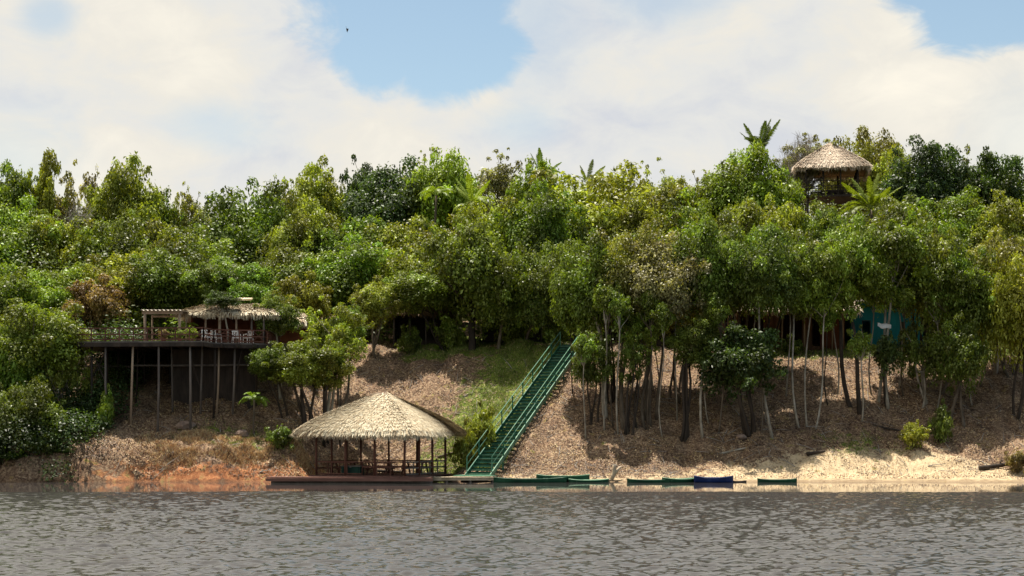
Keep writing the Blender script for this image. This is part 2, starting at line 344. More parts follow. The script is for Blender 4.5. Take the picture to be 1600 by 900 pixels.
def zones(x, y, z):
    sand = (z < np.interp(x, [-4, 3, 8, 12, 17, 22, 27, 30, 36], [.5, .75, 1.0, 1.35, 2.1, 2.6, 2.2, .8, .3])).astype(float) * sst(x, -5, 0)
    sl = np.interp(x, [-4, 3, 8, 12, 17, 22, 27, 30, 36], [.1, .15, .2, .45, 1.4, 2.0, 1.7, .7, .3])
    sand = (1 - sst(z, sl - .7, sl + .9)) * sst(x, -5, 1)
    clay = (1 - sst(z, .5, 1.7)) * sst(x, -29, -20) * (1 - sst(x, -15, -9)) * .95
    sx_ = STX(y)
    gr = np.clip(sst(x, sx_ - 8.0, sx_ - 2.2) * (1 - sst(x, sx_ + .2, sx_ + 1.0)) * sst(y, 3.5, 6) * .85, 0, 1)
    gr = np.maximum(gr, sst(y, 19.6, 21.6) * (1 - sst(y, 29, 33)) * sst(x, -9, -6) * (1 - sst(x, 3, 6)))
    gr = np.maximum(gr, sst(y, 19.4, 20.6) * (1 - sst(y, 25, 28)) * sst(x, 14, 16) * .8)
    gr = np.maximum(gr, .45 * np.exp(-((x + 17) ** 2 / 12 + (y - 6.3) ** 2 / 3)))
    gr = np.maximum(gr, .35 * np.exp(-((x - 22) ** 2 / 6 + (y - 7.8) ** 2 / 2)))
    gr = np.maximum(gr, sst(y, 18, 24) * (1 - sst(x, -22, -18)) * .8)
    return sand, gr, clay
zs, zg, zc = zones(V[:, 0], V[:, 1], V[:, 2])
ca = me.attributes.new('zone', 'FLOAT_COLOR', 'POINT')
ca.data.foreach_set('color', np.stack([zs, zg, zc, np.ones_like(zs)], 1).astype(np.float32).ravel())
tag(link('ground', me), kind='structure')

# ------------------------------------------------------------------ river: rippled mesh, calm strip along the shore
rw = np.random.RandomState(5)
rows = [-2000.0, -600, -200, -120, -92, -78, -68] + list(np.arange(-64, -45, .065)) + list(np.arange(-45, -12, .10)) + list(np.arange(-12, 8, .6))
rows = np.array(rows); th = np.linspace(-.46, .46, 980)
RX = (rows[:, None] + 92) ; RXc = np.maximum(RX, 18)
WX = np.tan(th)[None] * RXc; WY = np.repeat(rows[:, None], len(th), 1)
WX = np.concatenate([np.full((len(rows), 1), -2500.), np.full((len(rows), 1), -120.), WX, np.full((len(rows), 1), 120.), np.full((len(rows), 1), 2500.)], 1)
WY = np.concatenate([WY[:, :2], WY, WY[:, :2]], 1)
edge = -13.6 + (fbm(WX * .08, WX * 0 + 3, 3) - .5) * 2.6 + (fbm(WX * .5, WX * 0 + 9, 2) - .5) * .6
chop = 1 - sst(WY, edge - 1.2, edge + .5)
gust = .62 + .75 * fbm(WX * .06 + 5, WY * .05, 3)
WZ = np.zeros_like(WX)
for i in range(70):
    lam = math.exp(rw.uniform(math.log(.20), math.log(1.15))); a = rw.normal(math.pi / 2 + .2, .7); k = 2 * math.pi / lam
    amp = .0108 * lam ** .9 * rw.uniform(.5, 1.2) * (1 if lam < 1.8 else .55)
    ph = k * (WX * math.cos(a) + WY * math.sin(a)) + rw.uniform(0, 6.28) + 2.2 * (vnoise(WX * .33 + i, WY * .33 + 2 * i))
    WZ += amp * .5 * np.sin(ph)
WZ *= chop * gust
nx_, ny_ = WX.shape[1], WX.shape[0]
ii = (np.arange(ny_ - 1)[:, None] * nx_ + np.arange(nx_ - 1)[None]).ravel()
me = mesh_np('river_water', np.stack([WX.ravel(), WY.ravel(), WZ.ravel()], 1), np.stack([ii, ii + 1, ii + nx_ + 1, ii + nx_], 1), M_WATER, smooth=True)
at = me.attributes.new('chop', 'FLOAT', 'POINT'); at.data.foreach_set('value', (chop * gust).astype(np.float32).ravel())
tag(link('river_water', me), kind='structure')

# ------------------------------------------------------------------ leaves as geometry
def rand_unit(r, n):
    v = r.normal(size=(n, 3)); return v / np.linalg.norm(v, axis=1, keepdims=True)
def leaf_quads(r, C, N, L, Wd):
    n = len(C); N = N / np.linalg.norm(N, axis=1, keepdims=True)
    t = np.cross(N, rand_unit(r, n)); t /= np.linalg.norm(t, axis=1, keepdims=True) + 1e-9
    b = np.cross(N, t); L = (L * r.uniform(.65, 1.3, n))[:, None]; Wd = L * Wd
    V = np.stack([C - t * L * .5, C + b * Wd * .5 - t * L * .05 + N * L * .06, C + t * L * .5 - N * L * .08, C - b * Wd * .5 - t * L * .05 + N * L * .06], 1)
    F = np.arange(n * 4).reshape(n, 4); return V.reshape(-1, 3), F
def clump_field(r, centres, radii, n, L, flat=.72, inner=.35):
    w = radii ** 2; cnt = r.multinomial(n, w / w.sum()); idx = np.repeat(np.arange(len(centres)), cnt); n = len(idx)
    d = rand_unit(r, n); d[:, 2] = np.where((d[:, 2] < -.25) & (r.rand(n) < .6), -d[:, 2], d[:, 2])
    rad = radii[idx] * (inner + (1.08 - inner) * r.rand(n) ** .55)
    # ragged clump surface: small tufts
    tuft = 1 + .28 * np.sin(d[:, 0] * 9 + idx) * np.sin(d[:, 1] * 8 + idx * 2) * np.sin(d[:, 2] * 7 + idx * 3)
    C = centres[idx] + d * (rad * tuft)[:, None] * np.array([1, 1, flat])
    N = d * .55 + np.array([0, 0, .55]) + r.normal(size=(n, 3)) * .42
    V, F = leaf_quads(r, C, N, L, .52); return V, F, np.repeat(idx, 4)
CROWNS = {}
def make_crown(key, seed, R, n, L, ncl, style='round'):
    """crown mesh of unit half-width and half-height 1 before scaling by (R, R, R*.8): stored in metres"""
    r = np.random.RandomState(seed); hh = R * .8
    C = []
    for i in range(ncl):
        v = rand_unit(r, 1)[0]
        if style == 'round':
            if v[2] < -.35: v[2] *= -.5
            q = r.uniform(.45, .80)
        elif style == 'airy':
            q = r.uniform(.35, .92); v[2] = abs(v[2]) if r.rand() < .45 else v[2] * .8
        elif style == 'tall':
            q = r.uniform(.3, .85); v[0] *= 1 - .45 * max(v[2], 0); v[1] *= 1 - .45 * max(v[2], 0)
        elif style == 'flat':
            v[2] = v[2] * .75 + .1; q = r.uniform(.5, .85)
        C.append(v * q * np.array([R, R, hh]))
    C = np.array(C)
    no = int(ncl * .7)
    for i in range(no):
        v = rand_unit(r, 1)[0]; v[2] = abs(v[2]) if r.rand() < .7 else v[2] * .6; C = list(C); C.append(v * r.uniform(.78, 1.08) * np.array([R, R, hh]))
    C = np.array(C)
    rr = np.append(R * r.uniform(.17, .36, ncl), R * r.uniform(.07, .17, no)) * {'round': 1.0, 'airy': .62, 'tall': .8, 'flat': .9}[style]
    if style == 'round': C = np.vstack([C, [[0, 0, -.1 * hh], [R * .25, 0, 0], [-R * .25, .1, .1]]]); rr = np.append(rr, [R * .42] * 3)
    V, F, ci = clump_field(r, C, rr, n, L)
    qa = np.percentile(V, 1.0, axis=0); qb = np.percentile(V, 99.0, axis=0); k_ = 2 * np.array([R, R, hh]) / (qb - qa); m0 = (qa + qb) / 2
    V = (V - m0) * k_; C = (C - m0) * k_
    cv = r.rand(len(C)); me = mesh_np('crown_' + key, V, F, M_LEAF, clump=cv[ci])
    CROWNS[key] = (me, R, hh, C)
    return me
for i in range(4): make_crown('large%d' % i, 20 + i, 3.6, 30000, .205, 56)
for i in range(4): make_crown('medium%d' % i, 40 + i, 2.5, 17000, .18, 42)
for i in range(3): make_crown('airy%d' % i, 60 + i, 2.5, 7000, .18, 40, 'airy')
for i in range(2): make_crown('tall%d' % i, 70 + i, 2.3, 10000, .18, 36, 'tall')
for i in range(3): make_crown('flat%d' % i, 80 + i, 2.8, 18000, .18, 44, 'flat')
for i in range(3): make_crown('small%d' % i, 90 + i, 1.3, 3600, .16, 18)

def wob_path(p, q, n, amp, rr):
    p = Vector(p); q = Vector(q); out_ = []
    d = q - p; a = Vector((rr.uniform(-1, 1), rr.uniform(-1, 1), 0)) * amp * d.length; b = Vector((rr.uniform(-1, 1), rr.uniform(-1, 1), 0)) * amp * d.length
    for i in range(n + 1):
        t = i / n; out_.append(p + d * t + a * math.sin(math.pi * t) + b * math.sin(2 * math.pi * t) * .5)
    return out_
TINT = {'mid': (0.163, 0.217, 0.016), 'yellow': (0.262, 0.291, 0.02), 'bright': (0.197, 0.286, 0.016), 'dark': (0.063, 0.096, 0.014), 'blue': (0.053, 0.092, 0.023), 'olive': (0.216, 0.228, 0.023), 'brown': (0.242, 0.166, 0.054), 'grey': (0.248, 0.234, 0.099), 'pale': (0.294, 0.302, 0.077), 'deep': (0.125, 0.171, 0.016), 'lime': (0.256, 0.332, 0.02)}
def tint(k, rr):
    c = TINT[k]; f = rr.uniform(.88, 1.14); return (c[0] * f * rr.uniform(.9, 1.12), c[1] * f, c[2] * f * rr.uniform(.85, 1.2), 1)
SEED = [100]
def tree(kind, px, d, top, bot, hw, col, label, group='trees covering the river bank', base=None, trunk=.11, bark=None, stems=1, name='broadleaf_tree', spread=.5, depth=1.15):
    """a tree whose crown spans the given heights; the trunk stands on the ground under it (or at base=(px, d))"""
    if base and kind in ('flat', 'large') and 380 < top < 475 and px > 720: top -= 46; hw *= 1.2; kind = 'large' if kind == 'flat' and SEED[0] % 2 else kind
    SEED[0] += 1; rr = random.Random(SEED[0])
    X, Y = XY(px, d); bx, by = XY(*base) if base else (X + rr.uniform(-.3, .3), Y)
    bz = gz(bx, by) - .05
    zt, zb = ZP(top, d), ZP(bot, d); zc_, hh = (zt + zb) / 2, (zt - zb) / 2; R = hw * d / FPX
    keys = [k for k in CROWNS if k.startswith(kind)]; key = keys[rr.randrange(len(keys))]; me_, R0, h0, C = CROWNS[key]
    root = empty(name, (bx, by, bz), 0, label, 'tree', group)
    rz = rr.uniform(0, 6.28); sc = Vector((R / R0, R / R0 * depth, hh / h0)) * .96
    rot = Euler((0, 0, rz)); off = Vector((X - bx, Y - by, zc_ - bz))
    cr = link('crown', me_, root, off, (0, 0, rz), (sc.x, sc.y, sc.z)); cr.color = tint(col, rr)
    mb = MB(); pts_c = [off + rot.to_matrix() @ Vector((c[0] * sc.x, c[1] * sc.y, c[2] * sc.z)) for c in C]
    rr.shuffle(pts_c)
    for s_ in range(stems):
        o = Vector((rr.uniform(-1, 1), rr.uniform(-1, 1), 0)) * (.0 if stems == 1 else .8 * spread)
        f = off + Vector((0, 0, -hh * rr.uniform(.45, .75))) + (Vector((rr.uniform(-1, 1), rr.uniform(-1, 1), 0)) * R * .4 * (stems > 1))
        if f.z < .4: f.z = .4
        path = wob_path(o + Vector((0, 0, -.25)), f, 7, .05, rr)
        t = trunk * rr.uniform(.85, 1.15); mb.tube(path, [t * (1.35 if i == 0 else 1.08 - .06 * i) for i in range(8)], 8)
        for c in pts_c[s_::stems][:max(5, 12 // stems)]:
            st = path[-1] if rr.random() < .6 else path[-2]
            mb.tube(wob_path(st, c, 4, .09, rr), [t * .5, t * .4, t * .3, t * .2, t * .1], 5)
    mb.build('trunk', bark or M_BARK, root, smooth=True)
    return root

# palm fronds
def frond_mesh(key, seed, L, droop, n=34, leaf=.55, up=.9, wide=.055):
    r = random.Random(seed); mb = MB(); pts = []
    for i in range(9):
        t = i / 8; pts.append(Vector((L * (t - .12 * t * t * droop), 0, L * (up * t - droop * t * t))))
    mb.tube(pts, [.035 * (1 - .8 * i / 8) + .004 for i in range(9)], 5)
    V = []; F = []
    def at_(t):
        k = min(int(t * 8), 7); f = t * 8 - k; return pts[k].lerp(pts[k + 1], f), (pts[k + 1] - pts[k]).normalized()
    for i in range(n):
        t = .14 + .86 * i / (n - 1); p, d = at_(min(t, .999)); l = leaf * math.sin(math.pi * (.12 + .8 * t)) * r.uniform(.85, 1.1)
        for s_ in (-1, 1):
            side = Vector((0, s_, 0)); e = p + (side * .82 + d * .55).normalized() * l + Vector((0, 0, -l * r.uniform(.15, .45)))
            m_ = p.lerp(e, .45) + Vector((0, 0, l * .08)); w = d * wide * .5
            mb.add([p - w * .5, p + w * .5, m_ + w, m_ - w], [(0, 1, 2, 3)]); mb.add([m_ - w, m_ + w, e], [(0, 1, 2)])
    me_ = bpy.data.meshes.new('frond_' + key); me_.from_pydata(mb.v, [], mb.f); me_.materials.append(M_LEAF); me_.update()
    a = me_.attributes.new('clump', 'FLOAT', 'POINT'); a.data.foreach_set('value', np.full(len(me_.vertices), .6, np.float32))
    return me_
FRONDS = {'slim': frond_mesh('slim', 3, 2.4, .75, n=40, leaf=.65, wide=.09), 'full': frond_mesh('full', 4, 3.0, .95, n=50, leaf=.8, up=.95, wide=.075), 'small': frond_mesh('small', 5, 1.2, .9, n=24, leaf=.36, up=.8, wide=.045), 'erect': frond_mesh('erect', 6, 2.6, .35, n=44, leaf=.6, up=1.3, wide=.10)}
def palm(px, d, cy, kinds, n, col, label, scale=1.0, trunk=.10, base=None, name='palm_tree', tilt=.0):
    SEED[0] += 1; rr = random.Random(SEED[0]); X, Y = XY(px, d); bx, by = XY(*base) if base else (X, Y); bz = gz(bx, by) - .05
    root = empty(name, (bx, by, bz), 0, label, 'palm', 'palms on the river bank')
    top = Vector((X - bx, Y - by, ZP(cy, d) - bz))
    MB().tube(wob_path((0, 0, -.2), top, 8, .02, rr), [trunk * (1.4 if i == 0 else 1) for i in range(9)], 8).build('trunk', M_BARK, root, smooth=True)
    c = tint(col, rr)
    for i in range(n):
        k = kinds[i % len(kinds)]; a = i * 2.4 + rr.uniform(-.2, .2)
        f = link('frond', FRONDS[k], root, top + Vector((0, 0, rr.uniform(-.1, .1))), (rr.uniform(-.25, .25), rr.uniform(-.55, .35) + tilt, a), (scale * rr.uniform(.85, 1.1),) * 3)
        f.color = c
    return root
def bare_tree(px, d, top, bot, hw, label, dense=70):
    SEED[0] += 1; rr = random.Random(SEED[0]); X, Y = XY(px, d); bz = gz(X, Y) - .05
    zt, zb = ZP(top, d) - bz, ZP(bot, d) - bz; R = hw * d / FPX
    root = empty('leafless_tree', (X, Y, bz), 0, label, 'tree', 'bare trees on the river bank')
    mb = MB(); f = Vector((0, 0, zb)); mb.tube(wob_path((0, 0, -.2), f, 6, .03, rr), [.13 - .01 * i for i in range(7)], 7); mb.build('trunk', M_TWIG, root, smooth=True)
    tw = MB()
    for i in range(dense):
        a = rr.uniform(0, 6.28); e = rr.uniform(.05, 1) ** .8; q = rr.uniform(.3, 1); q2 = math.sqrt(max(0, 1 - (e * .98) ** 2))
        tip = Vector((math.cos(a) * R * q2 * q, math.sin(a) * R * q2 * q, zb + (zt - zb) * e))
        pth = wob_path(f, tip, 5, .10, rr); tw.tube(pth, [.05, .04, .03, .022, .016, .008], 4)
        for j in range(9):
            s_ = pth[rr.randrange(2, 6)]; v = Vector((rr.uniform(-1, 1), rr.uniform(-1, 1), rr.uniform(-.2, 1))).normalized() * rr.uniform(.3, .9)
            tw.tube([s_, s_ + v * .55 + Vector((0, 0, .04)), s_ + v], [.015, .011, .005], 3)
    tw.build('branches', M_TWIG, root)
    return root

# ------------------------------------------------------------------ trees: back row on the skyline
SKY = 'trees on the skyline'
LG = 'large'; MD = 'medium'; AI = 'airy'; TA = 'tall'; FL = 'flat'; SM = 'small'
T = [
 # kind  px   d   top  bot  hw  tint  label
 (MD,   12, 142, 262, 380, 42, 'mid', 'mid green rounded tree cut by the left edge of the photo at the skyline'),
 (TA,   74, 143, 240, 400, 30, 'yellow', 'tallest narrow tree on the far left skyline, thin pointed top of separate tufts'),
 (AI,  126, 144, 272, 390, 36, 'grey', 'wispy grey-green tree between two fuller crowns on the left skyline'),
 (MD,  192, 141, 253, 392, 46, 'yellow', 'rounded yellow-green tree standing clear against the cloud on the left skyline'),
 (MD,  252, 143, 308, 400, 36, 'mid', 'lower green crown just right of the rounded yellow-green skyline tree'),
 (AI,  284, 144, 300, 380, 30, 'olive', 'thin see-through treetop dipping at the left skyline before the gap'),
 (MD,  318, 144, 326, 410, 38, 'pale', 'pale low tree at the lowest dip of the skyline'),
 (LG,  408, 136, 298, 440, 70, 'deep', 'broad dark olive tree rising right of the skyline dip, above the deck hut'),
 (AI,  452, 141, 290, 370, 38, 'olive', 'loose olive crown on the slope of the skyline left of the first high top'),
 (MD,  494, 142, 258, 370, 40, 'yellow', 'yellow-green tree with knobbly top left of the blackish crown'),
 (TA,  560, 144, 258, 370, 30, 'dark', 'dark tree with several small pointed tops beside the blackish crown'),
 (LG,  618, 140, 262, 372, 60, 'blue', 'blackish green dense crown, darkest on the middle skyline'),
 (MD,  692, 139, 246, 350, 50, 'lime', 'bright lime tree overlapping the right side of the blackish crown'),
 (AI,  664, 143, 244, 310, 30, 'yellow', 'thin feathery yellow-green treetop above the bright lime tree'),
 (AI,  788, 144, 244, 330, 42, 'grey', 'airy grey tree seen through to the sky left of the middle palm'),
 (MD,  838, 141, 262, 360, 42, 'bright', 'bright green tree under the middle palm on the skyline'),
 (LG,  930, 134, 270, 420, 84, 'yellow', 'largest yellow-green dome in the middle of the wooded bank'),
 (AI, 1012, 143, 262, 350, 42, 'pale', 'pale thin-leaved treetop right of the large yellow-green dome'),
 (MD, 1054, 142, 286, 380, 40, 'olive', 'olive crown at the skyline low before the hill rises to the hut'),
 (AI, 1096, 143, 278, 350, 26, 'grey', 'small wispy tree at the foot of the big bright crown by the lookout hut'),
 (LG, 1168, 139, 238, 350, 62, 'bright', 'big bright green crown left of the lookout hut, under the tall palm'),
 (MD, 1214, 141, 262, 350, 34, 'mid', 'darker green crown touching the left eave of the lookout hut'),
 (LG, 1350, 158, 213, 330, 50, 'olive', 'rounded olive tree showing behind the right side of the lookout hut'),
 (MD, 1398, 154, 238, 330, 34, 'yellow', 'yellowish tree stepping down right of the olive tree behind the hut'),
 (LG, 1448, 143, 230, 345, 58, 'blue', 'dark blue-green dome right of the lookout hut'),
 (AI, 1506, 145, 242, 340, 36, 'olive', 'loose olive crown between the two dark domes at upper right'),
 (MD, 1552, 142, 242, 330, 42, 'dark', 'small dark rounded dome near the upper right corner of the trees'),
 (MD, 1600, 143, 264, 370, 36, 'mid', 'green crown cut by the right edge of the photo at the skyline'),
]
for k_, px, d, top, bot, hw, c_, lb in T: tree(k_, px, d, top, bot + 22, hw * 1.12, c_, lb, group=SKY, trunk=.16)

palm(1187, 141, 240, ['erect', 'slim', 'erect'], 13, 'dark', 'tall thin palm rising highest above the bright crown left of the lookout hut', .95, tilt=-.2)
palm(846, 141, 280, ['full', 'erect'], 13, 'deep', 'dark palm poking above the middle of the skyline', .75, tilt=-.1)
palm(918, 140, 288, ['full', 'erect'], 11, 'deep', 'small palm top showing behind the large yellow-green dome', .62)
palm(682, 133, 306, ['full'], 11, 'bright', 'feathery green palm in front of the blackish crown', .62)
palm(738, 132, 322, ['full', 'erect'], 11, 'lime', 'bright lime palm with arching fronds right of the feathery green palm', .75)
palm(1362, 136, 328, ['full', 'erect', 'full'], 18, 'mid', 'large coconut palm with drooping green fronds in front of the lookout hut', .98, trunk=.14)
bare_tree(1254, 151, 214, 300, 54, 'bare grey twiggy crown just left of the lookout hut roof', 260)
tree(AI, 1262, 152, 214, 280, 44, 'grey', 'thin grey-leaved tree mingled with the bare twigs left of the lookout roof', group=SKY, trunk=.1)
bare_tree(124, 137, 312, 400, 34, 'bare whitish branches amid the green trees of the left hillside', 70)
bare_tree(0, 128, 400, 470, 26, 'bare grey twiggy crown at the left edge of the hillside', 60)

# hillside rows
HB = 'trees on the upper hillside'
T = [
 (LG,   20, 130, 322, 430, 60, 'bright', 'bright green crown near the left edge below the skyline trees'),
 (LG,   92, 131, 348, 450, 55, 'yellow', 'yellow-green crown under the bare whitish branches'),
 (LG,  176, 131, 344, 440, 58, 'mid', 'green crown directly below the rounded yellow-green skyline tree'),
 (LG,  250, 130, 352, 450, 56, 'olive', 'olive crown left of the broad dark olive tree, low on the hillside'),
 (MD,  312, 129, 372, 460, 44, 'yellow', 'yellowish crown left of and below the broad dark olive tree'),
 (LG,  476, 129, 312, 420, 52, 'olive', 'olive crown below the knobbly yellow-green skyline tree'),
 (LG,  556, 128, 344, 440, 60, 'mid', 'wide green crown below the blackish skyline crown'),
 (LG,  638, 127, 352, 450, 58, 'yellow', 'yellow-green crown under the feathery green palm'),
 (LG,  716, 127, 352, 450, 56, 'olive', 'olive crown under the bright lime palm'),
 (LG,  778, 128, 318, 430, 52, 'yellow', 'yellowish crown below the airy grey skyline tree'),
 (LG,  842, 127, 306, 430, 56, 'mid', 'dense green crown left of the large yellow-green dome'),
 (LG, 1014, 128, 316, 430, 62, 'olive', 'olive crown right of the large yellow-green dome'),
 (LG, 1088, 127, 322, 436, 56, 'mid', 'green crown below the small wispy skyline tree'),
 (LG, 1158, 127, 324, 436, 56, 'olive', 'speckled olive crown below the big bright crown by the hut'),
 (LG, 1228, 127, 322, 430, 54, 'yellow', 'yellowish crown right below the lookout hut platform'),
 (SM, 1238, 139, 298, 326, 16, 'pale', 'small pale shrub-like crown at the left foot of the lookout hut'),
 (LG, 1292, 126, 330, 430, 46, 'deep', 'dark green crown left of the coconut palm trunk'),
 (LG, 1412, 129, 322, 430, 50, 'mid', 'green crown right of the coconut palm'),
 (LG, 1480, 129, 306, 420, 56, 'bright', 'bright green crown below the dark blue-green dome at upper right'),
 (LG, 1552, 128, 316, 430, 58, 'yellow', 'yellow-green crown below the small dark dome at upper right'),
 (LG, 1612, 128, 330, 440, 46, 'olive', 'olive crown cut by the right edge, upper hillside'),
]
for k_, px, d, top, bot, hw, c_, lb in T: tree(k_, px, d, top, bot + (20 if hw > 20 else 0), hw * 1.15, c_, lb, group=HB, trunk=.15)
HC = 'trees on the lower hillside'
T = [
 (LG,   16, 117, 430, 540, 56, 'mid', 'green crown at the left edge, halfway down the bank'),
 (LG,   92, 118, 420, 520, 52, 'bright', 'bright green crown left of the stilt deck railing, above it'),
 (MD,  150, 116, 436, 520, 40, 'brown', 'brownish withering crown just above the left end of the deck railing'),
 (LG,  188, 121, 400, 500, 54, 'yellow', 'yellow-green crown above the left half of the deck'),
 (LG,  262, 120, 398, 486, 52, 'deep', 'dark green crown right behind the pergola on the deck'),
 (LG,  336, 119, 402, 474, 50, 'mid', 'green crown right behind the thatched deck hut'),
 (LG,  414, 117, 418, 490, 46, 'bright', 'bright green crown hanging over the right end of the deck hut'),
 (LG,  478, 120, 392, 482, 52, 'mid', 'green crown above the shrubby trees right of the deck'),
 (LG,  552, 119, 384, 490, 58, 'bright', 'broad bright green crown above the upper left end of the open slope'),
 (MD,  470, 113, 430, 510, 36, 'olive', 'small olive crown behind the red-brown wall right of the deck'),
 (LG,  628, 119, 404, 488, 50, 'yellow', 'yellowish crown over the dark low shelter at the top of the slope'),
 (LG,  694, 117, 396, 490, 50, 'mid', 'green crown left of the thick dark trunk at the top of the slope'),
 (LG,  832, 118, 400, 500, 54, 'deep', 'dark crown behind the top of the green staircase'),
 (LG,  898, 119, 388, 490, 52, 'mid', 'green crown right above the staircase top landing'),
 (LG,  966, 119, 384, 484, 54, 'olive', 'olive crown right of the staircase, above the slim trunks'),
 (LG, 1040, 119, 396, 484, 52, 'olive', 'speckled olive crown over the small dark hut'),
 (LG, 1108, 118, 396, 482, 50, 'deep', 'dark crown left of the brown thatched house'),
 (LG, 1176, 119, 390, 472, 52, 'mid', 'green crown over the left half of the brown thatched house'),
 (LG, 1246, 119, 388, 470, 50, 'deep', 'dark green crown over the right half of the brown thatched house'),
 (LG, 1312, 120, 376, 468, 44, 'pale', 'pale yellow-white speckled crown between the brown and the teal house'),
 (LG, 1372, 119, 372, 470, 48, 'yellow', 'yellow-green crown over the teal house'),
 (LG, 1444, 119, 392, 484, 48, 'deep', 'dark crown right of the teal house'),
 (LG, 1514, 120, 388, 480, 52, 'olive', 'olive crown above the leaning white trunk'),
 (LG, 1586, 119, 398, 500, 50, 'yellow', 'yellow-green crown near the right edge, lower hillside'),
]
for k_, px, d, top, bot, hw, c_, lb in T: tree(k_, px, d, top, bot, hw * 1.15, c_, lb, group=HC, trunk=.14)
# plateau and slope trees in front, with the trunks in view
FR = 'trees standing on the open slope'
tree(LG, 742, 113, 400, 500, 62, 'deep', 'shade tree with the thickest dark trunk at the top of the open slope', group=FR, base=(737, 112.5), trunk=.30, bark=M_BARKD)
tree(FL, 786, 111, 432, 510, 40, 'mid', 'slim-trunked tree between the thick dark trunk and the staircase top', group=FR, base=(778, 112), trunk=.12)
tree(FL, 838, 112, 440, 512, 40, 'deep', 'dark-leaved tree hanging just left of the staircase top', group=FR, base=(822, 113), trunk=.12)
tree(AI, 520, 102, 476, 566, 44, 'yellow', 'yellow-green airy tree on the upper left of the open slope, leaning pale branches', group=FR, base=(508, 100.5), trunk=.13, bark=M_BARKP, stems=3)
tree(FL, 474, 99, 536, 600, 50, 'mid', 'bushy tree with dark clustered stems right of the deck stilts', group=FR, base=(483, 99), trunk=.12, bark=M_BARKD, stems=4)
tree(FL, 426, 99, 540, 590, 32, 'deep', 'low leafy tree in front of the right end of the stilt deck', group=FR, base=(440, 100), trunk=.08, bark=M_BARKD, stems=2)
tree(FL, 512, 99.5, 548, 606, 34, 'olive', 'small olive tree beside the dark clustered stems, nearest the pavilion roof', group=FR, base=(510, 99.5), trunk=.09, bark=M_BARKD, stems=3)
tree(LG, 60, 98, 478, 590, 62, 'mid', 'green tree in front of the left end of the deck', group=FR, base=(66, 97), trunk=.13)
tree(MD, 10, 97, 520, 640, 48, 'bright', 'bright leafy tree low at the left edge', group=FR, base=(14, 96), trunk=.12)
tree(AI, 104, 98, 540, 640, 38, 'olive', 'thin tree with pale stems in front of the leftmost stilts', group=FR, base=(108, 97), trunk=.08, bark=M_BARKP, stems=3)
tree(LG, 40, 94.5, 600, 700, 56, 'deep', 'dark tree overhanging the water at the left corner of the bank', group=FR, base=(52, 94), trunk=.12, stems=2)
tree(MD, -6, 93.5, 650, 752, 40, 'dark', 'darkest bush-like tree touching the water at the left edge', group=FR, base=(0, 93), trunk=.10)
SL = 'slim trees on the slope right of the staircase'
tree(FL, 930, 104, 420, 510, 48, 'mid', 'tree with pale twin stems nearest the staircase on its right', group=SL, base=(938, 101), trunk=.12, bark=M_BARKP, stems=2)
tree(FL, 925, 100, 520, 600, 30, 'deep', 'low dark sapling hugging the right rail of the staircase', group=SL, base=(930, 100), trunk=.07, bark=M_BARKD, stems=3)
tree(FL, 985, 103, 410, 500, 50, 'olive', 'tall olive tree with reddish stems above the moored green canoe', group=SL, base=(973, 99), trunk=.12, stems=2)
tree(LG, 1040, 101, 424, 500, 46, 'grey', 'tree with whitish shining leaves in the middle of the right slope', group=SL, base=(1016, 101), trunk=.10, stems=2)
tree(AI, 1000, 101, 470, 545, 34, 'mid', 'thin tree leaning left with dark stem below the olive tree', group=SL, base=(996, 99), trunk=.08, bark=M_BARKD)
tree(FL, 1084, 99.5, 500, 570, 36, 'deep', 'dark many-stemmed tree left of the black-green bush', group=SL, base=(1072, 98.5), trunk=.10, bark=M_BARKD, stems=4)
tree(FL, 1092, 102, 396, 480, 46, 'mid', 'tall green tree whose straight pale trunk stands above the blue boat', group=SL, base=(1098, 98.2), trunk=.09, bark=M_BARKP)
tree(MD, 1160, 98.6, 512, 610, 60, 'blue', 'black-green dense bush-like tree, darkest on the slope, above the blue boat', group=SL, base=(1168, 98.8), trunk=.13, bark=M_BARKD, stems=4)
tree(FL, 1186, 101, 404, 482, 46, 'deep', 'tree with V-forked pale trunk in front of the brown house', group=SL, base=(1208, 98.3), trunk=.08, bark=M_BARKP)
tree(FL, 1240, 103, 426, 490, 40, 'deep', 'leftmost of three close straight poles topped by dark leaves', group=SL, base=(1249, 99.5), trunk=.065, bark=M_BARKP)
tree(FL, 1270, 103, 430, 486, 36, 'mid', 'middle of three close straight poles topped by green leaves', group=SL, base=(1261, 99.6), trunk=.065, bark=M_BARKP)
tree(FL, 1290, 102, 424, 490, 36, 'bright', 'rightmost of three close straight poles with bright leaves on top', group=SL, base=(1273, 99.4), trunk=.07, bark=M_BARKP)
tree(FL, 1322, 103, 400, 478, 44, 'bright', 'bright green tree on a thick dark leaning trunk left of the teal house', group=SL, base=(1338, 101.5), trunk=.16, bark=M_BARKD, stems=2)
tree(FL, 1392, 104, 390, 474, 50, 'mid', 'tree on a pale trunk standing before the middle of the teal house', group=SL, base=(1380, 103.2), trunk=.10, bark=M_BARKP, stems=2)
tree(SM, 1386, 102.5, 524, 585, 20, 'dark', 'small dark leafy sapling before the teal house wall', group=SL, base=(1384, 103), trunk=.06, bark=M_BARKD, stems=2)
tree(FL, 1458, 105, 412, 498, 42, 'olive', 'olive tree with crooked dark branches right of the teal house', group=SL, base=(1444, 104.5), trunk=.11, bark=M_BARKD, stems=2)
tree(MD, 1498, 101, 500, 606, 40, 'deep', 'dense dark green tree low on the slope above the sandy beach', group=SL, base=(1497, 100.5), trunk=.12, stems=2)
tree(LG, 1506, 104, 430, 520, 48, 'mid', 'green tree behind and above the dense dark one over the sandy beach', group=SL, base=(1470, 104.8), trunk=.11)
